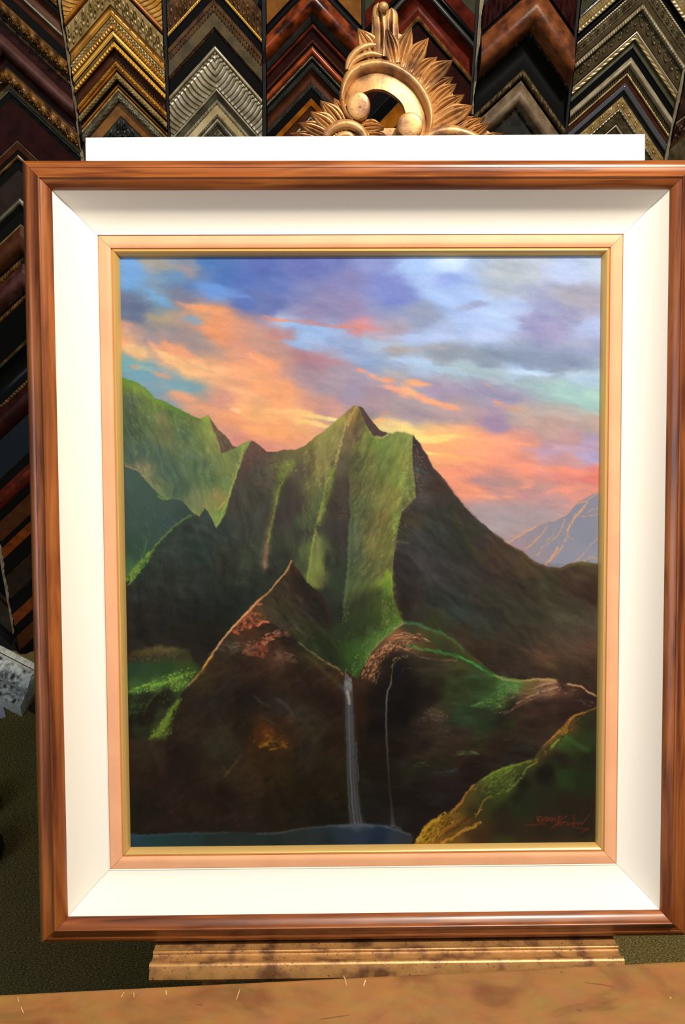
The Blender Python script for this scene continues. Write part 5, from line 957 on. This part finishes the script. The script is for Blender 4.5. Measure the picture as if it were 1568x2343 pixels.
def lobe(B_, T_, w_, k0=8, k1=24, bend=0, groove=2, tipw=.06, A=9, rnd=0):
    """one acanthus lobe from base to tip with carved grooves"""
    B_ = np.array(B_, float); T_ = np.array(T_, float); D = T_-B_; n = np.array([-D[1], D[0]])/np.linalg.norm(D); rows = []; nv = 24
    for u in np.linspace(0, 1, 26):
        c = B_+D*u+n*bend*math.sin(math.pi*u)
        wd_ = w_*.5*(.78+.35*math.sin(math.pi*min(1, u*1.05)))*(1-max(0, (u-.55)/.45)**1.9)+tipw*w_*.2
        if rnd: wd_ = w_*.5*math.sqrt(max(0, 1-(max(0, u-.78)/.22)**2))+.2
        row = []
        for v in np.linspace(-1, 1, nv+1):
            ridge = A*math.sqrt(max(0, 1-v*v))*(1-.35*u)
            g = A*1.2*math.exp(-(v/.13)**2)*math.sin(math.pi*min(1, u*.9+.1))
            g += A*.75*(math.exp(-((v-.5)/.1)**2)+math.exp(-((v+.5)/.1)**2))*math.sin(math.pi*u) if groove > 1 else 0
            p = c+n*wd_*v; row.append(cp(p[0], p[1], k0+(k1-k0)*u**1.3+ridge-g if abs(v) < 1 else 1))
        rows.append(row)
    mb = MB(); mb.grid(rows); mb.build('leaf', GILT, easel, smooth=50)
# crown finger and its two rounded halves
lobe((872, 126), (866, 5), 36, 12, 22, 5, 1, .9, 12, 1); lobe((902, 128), (897, 14), 36, 10, 16, -4, 1, .9, 12, 1)
mb = MB(); rows = []
for a in np.linspace(0, math.pi/2, 7): rows.append([cp(877+12.5*math.cos(a)*math.cos(b), 19+12*math.cos(a)*math.sin(b), 34+11*math.sin(a)) for b in np.linspace(0, 2*math.pi, 22)[:-1]])
mb.grid(rows, close=True); mb.build('crown_ball', GILT, easel, smooth=60)
for B_, T_, w_, k0, k1, bd in [
    ((866, 138), (819, 62), 42, 10, 20, 6), ((905, 142), (885, 64), 32, 16, 26, 3), ((915, 148), (943, 61), 36, 12, 22, -5), ((934, 158), (982, 86), 36, 12, 24, -6),
    ((950, 172), (1002, 126), 30, 8, 16, -4), ((966, 196), (1036, 138), 40, 12, 26, -8), ((976, 214), (1040, 172), 30, 8, 16, -4), ((986, 240), (1046, 190), 34, 10, 22, -6),
    ((990, 262), (1063, 217), 32, 12, 26, -5), ((990, 288), (1084, 243), 44, 12, 28, -6), ((1000, 308), (1086, 262), 30, 8, 16, -4), ((1030, 318), (1112, 264), 26, 8, 18, -4),
    ((1050, 322), (1125, 279), 24, 10, 22, -4), ((1080, 326), (1156, 301), 22, 8, 14, -2),
    ((800, 292), (764, 220), 34, 8, 14, 6), ((790, 300), (733, 229), 34, 12, 24, 8), ((776, 306), (711, 256), 34, 12, 26, 8), ((764, 312), (684, 281), 32, 10, 24, 6), ((744, 322), (664, 304), 26, 10, 20, 4),
    ((820, 288), (880, 288), 30, 8, 16, -6), ((830, 304), (892, 312), 24, 6, 12, -6), ((812, 300), (850, 322), 26, 10, 16, -4)]:
    lobe(B_, T_, w_, k0, k1, bd)
def arc_tube(pts, r, k, name='scroll_band'):
    P = resample(pts, 30); mb = MB(); rows = []
    for i, p in enumerate(P):
        t = P[min(i+1, len(P)-1)]-P[max(i-1, 0)]; t /= np.linalg.norm(t); n = np.array([-t[1], t[0]])
        rr = r*(.35+.65*math.sin(math.pi*(.12+.76*i/(len(P)-1))))
        rows.append([cp(*(p+n*rr*math.cos(a)), k+rr*.9*math.sin(a)) for a in np.linspace(-.35, math.pi+.35, 12)])
    mb.grid(rows); mb.build(name, GILT, easel, smooth=60)
arc_tube([(795, 155), (800, 134), (815, 114), (840, 100), (866, 98)], 9, 16); arc_tube([(798, 158), (808, 140), (826, 127), (850, 120), (874, 124)], 7, 22)
arc_tube([(738, 326), (752, 300), (778, 284), (806, 284), (830, 300), (840, 326)], 12, 22); arc_tube([(764, 326), (778, 308), (800, 306), (816, 326)], 10, 16)
arc_tube([(960, 330), (985, 308), (1012, 299), (1042, 298), (1080, 308), (1110, 326)], 14, 20)
plate('crest_ground', [(785, 250), (778, 215), (783, 180), (800, 148), (812, 120), (828, 86), (852, 66), (853, 20), (870, 8), (895, 14), (913, 40), (914, 66), (936, 76), (940, 100), (972, 100), (972, 128), (998, 136), (1024, 150), (1020, 178), (1036, 200), (1050, 226), (1066, 250), (1090, 268), (1108, 284), (1140, 305), (1150, 345), (960, 345), (990, 290), (992, 255), (985, 226), (968, 195), (945, 170), (915, 150), (880, 136), (845, 136), (815, 145), (797, 162), (785, 190), (784, 225), (794, 255)], 0, 7)
plate('crest_ground', [(794, 262), (820, 284), (860, 290), (880, 300), (890, 345), (670, 345), (680, 308), (700, 288), (720, 268), (745, 250), (768, 240)], 0, 7)
# mast and legs behind, ledge in front
mast = MB(); mast.box(-.03, -.52, -.10, .06, .56, -.062); mast.build('mast', GILT, easel)
inv = FM.inverted()
def to_local(p): return tuple(inv @ Vector(p))
for sx in (-.2, .22):
    lg = MB(); t_ = to_local; a = (FO+FX*sx-FY*.50-FN*.075); foot = (a[0]*1.15, a[1]-.10, .0)
    lg.tube([t_(a+FY*.10), t_(foot)], [.02, .015], 10); lg.build('leg', GILT, easel, smooth=50)
lg = MB(); a = FO+FX*.015+FY*.40-FN*.105; lg.tube([to_local(a), to_local((.02, 1.80, 0))], [.018, .014], 10); lg.build('leg', GILT, easel, smooth=50)
cb = MB(); cb.box(-.26, -.535, -.10, .29, -.495, -.06); cb.build('cross_bar', GILT, easel)
# ledge profile (y, h) in metres from the frame bottom to its front nose
yb = -.4935
def ly(py, h): return onframe(890, py, h)[1]
lp = [(yb, -.06), (yb, .030), (ly(2156, .038), .038), (ly(2166, .046), .046)]+[tuple(p) for p in curve([(ly(2168, .050), .050), (ly(2171, .054), .054), (ly(2176, .055), .055)], 4)]+\
    [tuple(p) for p in curve([(ly(2178, .054), .054), (ly(2186, .058), .058), (ly(2193, .066), .066)], 4)]+[tuple(p) for p in curve([(ly(2194, .071), .071), (ly(2198, .077), .077), (ly(2206, .080), .080)], 4)]+[(ly(2236, .082), .082), (ly(2241, .079), .079), (ly(2241, .079), -.06)]
xl0, xl1, xr0, xr1 = onframe(362, 2146, .02)[0], onframe(341, 2246, .082)[0], onframe(1397, 2142, .02)[0], onframe(1431, 2215, .082)[0]
mb = MB(); rows = []
for u in (0, 1):
    row = []
    for y_, h_ in lp:
        t = min(1, max(0, (h_-.02)/.062)); xa_ = (xl0+(xl1-xl0)*t) if u == 0 else (xr0+(xr1-xr0)*t); row.append((xa_, y_, h_))
    rows.append(row)
mb.grid(rows, close=True); n = len(lp); mb.F += [tuple(range(n)), tuple(range(n, 2*n))]
mb.build('ledge', GILT, easel, smooth=35)

# ================================================================ table in the foreground
def table_wood():
    m, N, L, b = new_mat('table_top_wood'); tc = N.new('ShaderNodeTexCoord')
    n = N.new('ShaderNodeTexNoise'); n.inputs['Scale'].default_value = 14; n.inputs['Detail'].default_value = 5; n.inputs['Distortion'].default_value = 1.2
    mp = N.new('ShaderNodeMapping'); mp.inputs['Scale'].default_value = (.6, 1.3, 1); L.new(tc.outputs['Object'], mp.inputs['Vector']); L.new(mp.outputs[0], n.inputs['Vector'])
    r = N.new('ShaderNodeValToRGB'); L.new(n.outputs['Fac'], r.inputs['Fac']); e = r.color_ramp.elements
    e[0].position = .3; e[0].color = (*srgb('764a24'), 1); e[1].position = .7; e[1].color = (*srgb('9c6c38'), 1); x = e.new(.48); x.color = (*srgb('926434'), 1)
    n2 = N.new('ShaderNodeTexNoise'); n2.inputs['Scale'].default_value = 55; n2.inputs['Detail'].default_value = 4; L.new(mp.outputs[0], n2.inputs['Vector'])
    mx = N.new('ShaderNodeMixRGB'); mx.blend_type = 'SOFT_LIGHT'; mx.inputs[0].default_value = .35; L.new(r.outputs[0], mx.inputs[1]); L.new(n2.outputs['Color'], mx.inputs[2])
    L.new(mx.outputs[0], b.inputs['Base Color']); b.inputs['Roughness'].default_value = .42; b.inputs['Specular IOR Level'].default_value = .35
    return m
TZ = .75
eL, eR = onfloor(-250, 2287, TZ), onfloor(1818, 2186, TZ)
ex = (eR-eL)/np.linalg.norm(eR-eL); ey = np.array([-ex[1], ex[0], 0])
tl = eL-ex*.25; tr = eR+ex*.25
table = empty('work_table', (float(tl[0]), float(tl[1]), 0)); tag(table, 'tan wooden work table whose far edge crosses the bottom of the photo', 'table')
tw = table_wood(); c4 = [tl-ey*.8, tr-ey*.8, tr, tl]
tm = MB(); tm.prism([(p[0], p[1], TZ-.028) for p in c4], [(p[0], p[1], TZ) for p in c4]); tp = tm.build('table_top', tw, table, loc=(tl[0], tl[1], 0))
bv = tp.modifiers.new('edge', 'BEVEL'); bv.width = .003; bv.segments = 2
for i, p in enumerate([tl+ex*.06-ey*.74, tr-ex*.06-ey*.74, tr-ex*.06-ey*.06, tl+ex*.06-ey*.06]):
    q = MB(); q.tube([(p[0], p[1], TZ-.03), (p[0], p[1], 0)], [.028, .02], 12); q.build('leg', tw, table, loc=(tl[0], tl[1], 0), smooth=50)
ap_ = MB()
for s_ in (.06, .74):
    a, b_ = tl+ex*.08-ey*(s_), tr-ex*.08-ey*(s_); ap_.prism([(a[0], a[1], TZ-.10), (b_[0], b_[1], TZ-.10), (b_[0], b_[1]-.018, TZ-.10), (a[0], a[1]-.018, TZ-.10)], [(a[0], a[1], TZ-.028), (b_[0], b_[1], TZ-.028), (b_[0], b_[1]-.018, TZ-.028), (a[0], a[1]-.018, TZ-.028)])
ap_.build('apron', tw, table, loc=(tl[0], tl[1], 0))
# pale scratches and a few dark marks in the varnish
scm = mat('d8b078', .5); dkm = mat('7a4c28', .5)
def scratch(pts, w_, m):
    mb = MB(); P = [onfloor(x, y, TZ+.0004) for x, y in pts]; d = P[-1]-P[0]; n = np.array([-d[1], d[0], 0]); n /= np.linalg.norm(n); k = len(P)
    top = [p+n*w_*math.sin(math.pi*(i+.3)/(k-.4)) for i, p in enumerate(P)]; bot = [p-n*w_*math.sin(math.pi*(i+.3)/(k-.4)) for i, p in enumerate(P)]
    mb.grid([bot, top]); mb.build('scratch_mark', m, table, loc=(tl[0], tl[1], 0))
for pts, w_, m in [([(786, 2232), (790, 2240), (794, 2256)], .0005, scm), ([(550, 2262), (545, 2275), (541, 2288)], .0005, scm), ([(380, 2266), (381, 2276)], .0010, scm), ([(306, 2270), (307, 2282)], .0006, scm), ([(48, 2304), (54, 2318)], .0007, scm),
    ([(837, 2242), (832, 2256)], .0012, scm), ([(284, 2270), (277, 2282)], .0006, scm), ([(41, 2282), (43, 2292)], .0006, scm), ([(1340, 2248), (1375, 2252), (1408, 2258)], .0006, dkm), ([(1284, 2222), (1288, 2226)], .0012, dkm), ([(1320, 2308), (1332, 2312)], .0022, dkm),
    ([(730, 2332), (760, 2328), (800, 2322)], .0007, dkm), ([(450, 2298), (464, 2299)], .0008, dkm), ([(1533, 2282), (1537, 2284)], .0012, scm)]: scratch(pts, w_, m)

# ================================================================ things on the carpet at the left
def marble():
    m, N, L, b = new_mat('marbled_silver_leaf'); tc = N.new('ShaderNodeTexCoord')
    n = N.new('ShaderNodeTexNoise'); n.inputs['Scale'].default_value = 26; n.inputs['Detail'].default_value = 8; n.inputs['Distortion'].default_value = 1.8; L.new(tc.outputs['Object'], n.inputs['Vector'])
    r = N.new('ShaderNodeValToRGB'); L.new(n.outputs['Fac'], r.inputs['Fac']); e = r.color_ramp.elements
    e[0].position = .38; e[0].color = (*srgb('3c4040'), 1); e[1].position = .58; e[1].color = (*srgb('d8e0dc'), 1); x = e.new(.47); x.color = (*srgb('9ca4a0'), 1)
    L.new(r.outputs[0], b.inputs['Base Color']); b.inputs['Roughness'].default_value = .4; return m
z1 = .055
A_, B_, C_, D_ = onfloor(-90, 1432, z1), onfloor(88, 1524, z1), onfloor(44, 1604, z1), onfloor(-134, 1512, z1)
ms = empty('corner_sample', (float(B_[0]), float(B_[1]), 0)); tag(ms, 'white marbled ornate moulding piece lying on the carpet by the wall', 'frame sample')
pale = mat('c8ccc4', .5, c2='a8aca4', vscale=60); MRB = marble()
def cross(t, lift): 
    a = A_+(D_-A_)*t; b_ = B_+(C_-B_)*t; return a+np.array([0, 0, lift]), b_+np.array([0, 0, lift])
def band(nm, t0, t1, h0, h1, m, ok=None, A=0, per=1, bow=0):
    n = 14; rows = []; L_ = np.linalg.norm(B_-A_)
    for i in range(n+1):
        t = i/n; a, b_ = cross(t0+(t1-t0)*t, h0+(h1-h0)*t+bow*math.sin(math.pi*t)); mm = 120 if ok else 1; row = []
        for j in range(mm+1):
            p = a+(b_-a)*j/mm; hh = orn(ok, A, per, np.array(j/mm*L_), np.array(t), None) if ok else 0; row.append((p[0], p[1], p[2]+float(hh)))
        rows.append(row)
    mb = MB(); mb.grid(rows); mb.build(nm, m, ms, loc=(B_[0], B_[1], 0), smooth=45)
band('notched_edge', 0, .16, .004, .004, pale, 'dentil', .003, .011); band('fillet', .16, .26, .0, .0, pale)
band('marbled_cove', .26, .62, .006, -.012, MRB, bow=.006); band('step', .62, .68, -.014, -.012, pale); band('leaf_border', .68, 1, -.014, -.02, MRB, 'leaf', .004, .03)
mb = MB(); q = [cross(t, -.003-.018*t) for t in (0, 1)]; tp4 = [q[0][0], q[0][1], q[1][1], q[1][0]]; mb.prism([(p[0], p[1], 0.001) for p in tp4], tp4); mb.build('wood_core', pale, ms, loc=(B_[0], B_[1], 0))
def card(name, pts, th, m, label, cat, z=0.001):
    P = [onfloor(x, y, z) for x, y in pts]; c = np.mean(P, 0); mb = MB(); mb.prism([(p[0], p[1], z) for p in P], [(p[0], p[1], z+th) for p in P])
    o = mb.build(name, m, None, loc=(float(c[0]), float(c[1]), 0)); tag(o, label, cat); return o
card('mat_board', [(-70, 1600), (1, 1596), (14, 1641), (-60, 1662)], .003, mat('a4a8b8', .7), 'pale lavender mat board corner at the left photo border, below the marbled moulding', 'board')
card('mat_board', [(66, 1626), (96, 1592), (170, 1640), (130, 1668)], .012, mat('151514', .6), 'black board corner peeking out beside the frame on the carpet', 'board')
def bundle(name, px, py, r, sz, m, label, cat):
    c = onfloor(px, py, .0); bm = bmesh.new(); bmesh.ops.create_icosphere(bm, subdivisions=4, radius=1); rg = random.Random(3)
    for v in bm.verts:
        n_ = 1+.05*math.sin(v.co.x*5+v.co.z*4)+.03*math.sin(v.co.y*11+v.co.z*7); v.co = Vector((v.co.x*r*n_, v.co.y*r*1.1*n_, max(0, (v.co.z*n_+.85))*sz))
    me = bpy.data.meshes.new(name); bm.to_mesh(me); bm.free(); me.materials.append(m); me.polygons.foreach_set('use_smooth', [True]*len(me.polygons))
    o = bpy.data.objects.new(name, me); COL.objects.link(o); o.location = (c[0], c[1], .001); tag(o, label, cat); return o
bundle('cloth_bag', -30, 1960, .040, .035, mat('0b0b0b', .8), 'rounded black bag edge on the carpet at the left photo border', 'bag')
bundle('cloth_bag', -32, 1850, .036, .03, mat('14204a', .8), 'rounded dark blue bag edge on the carpet, just above the black one', 'bag')
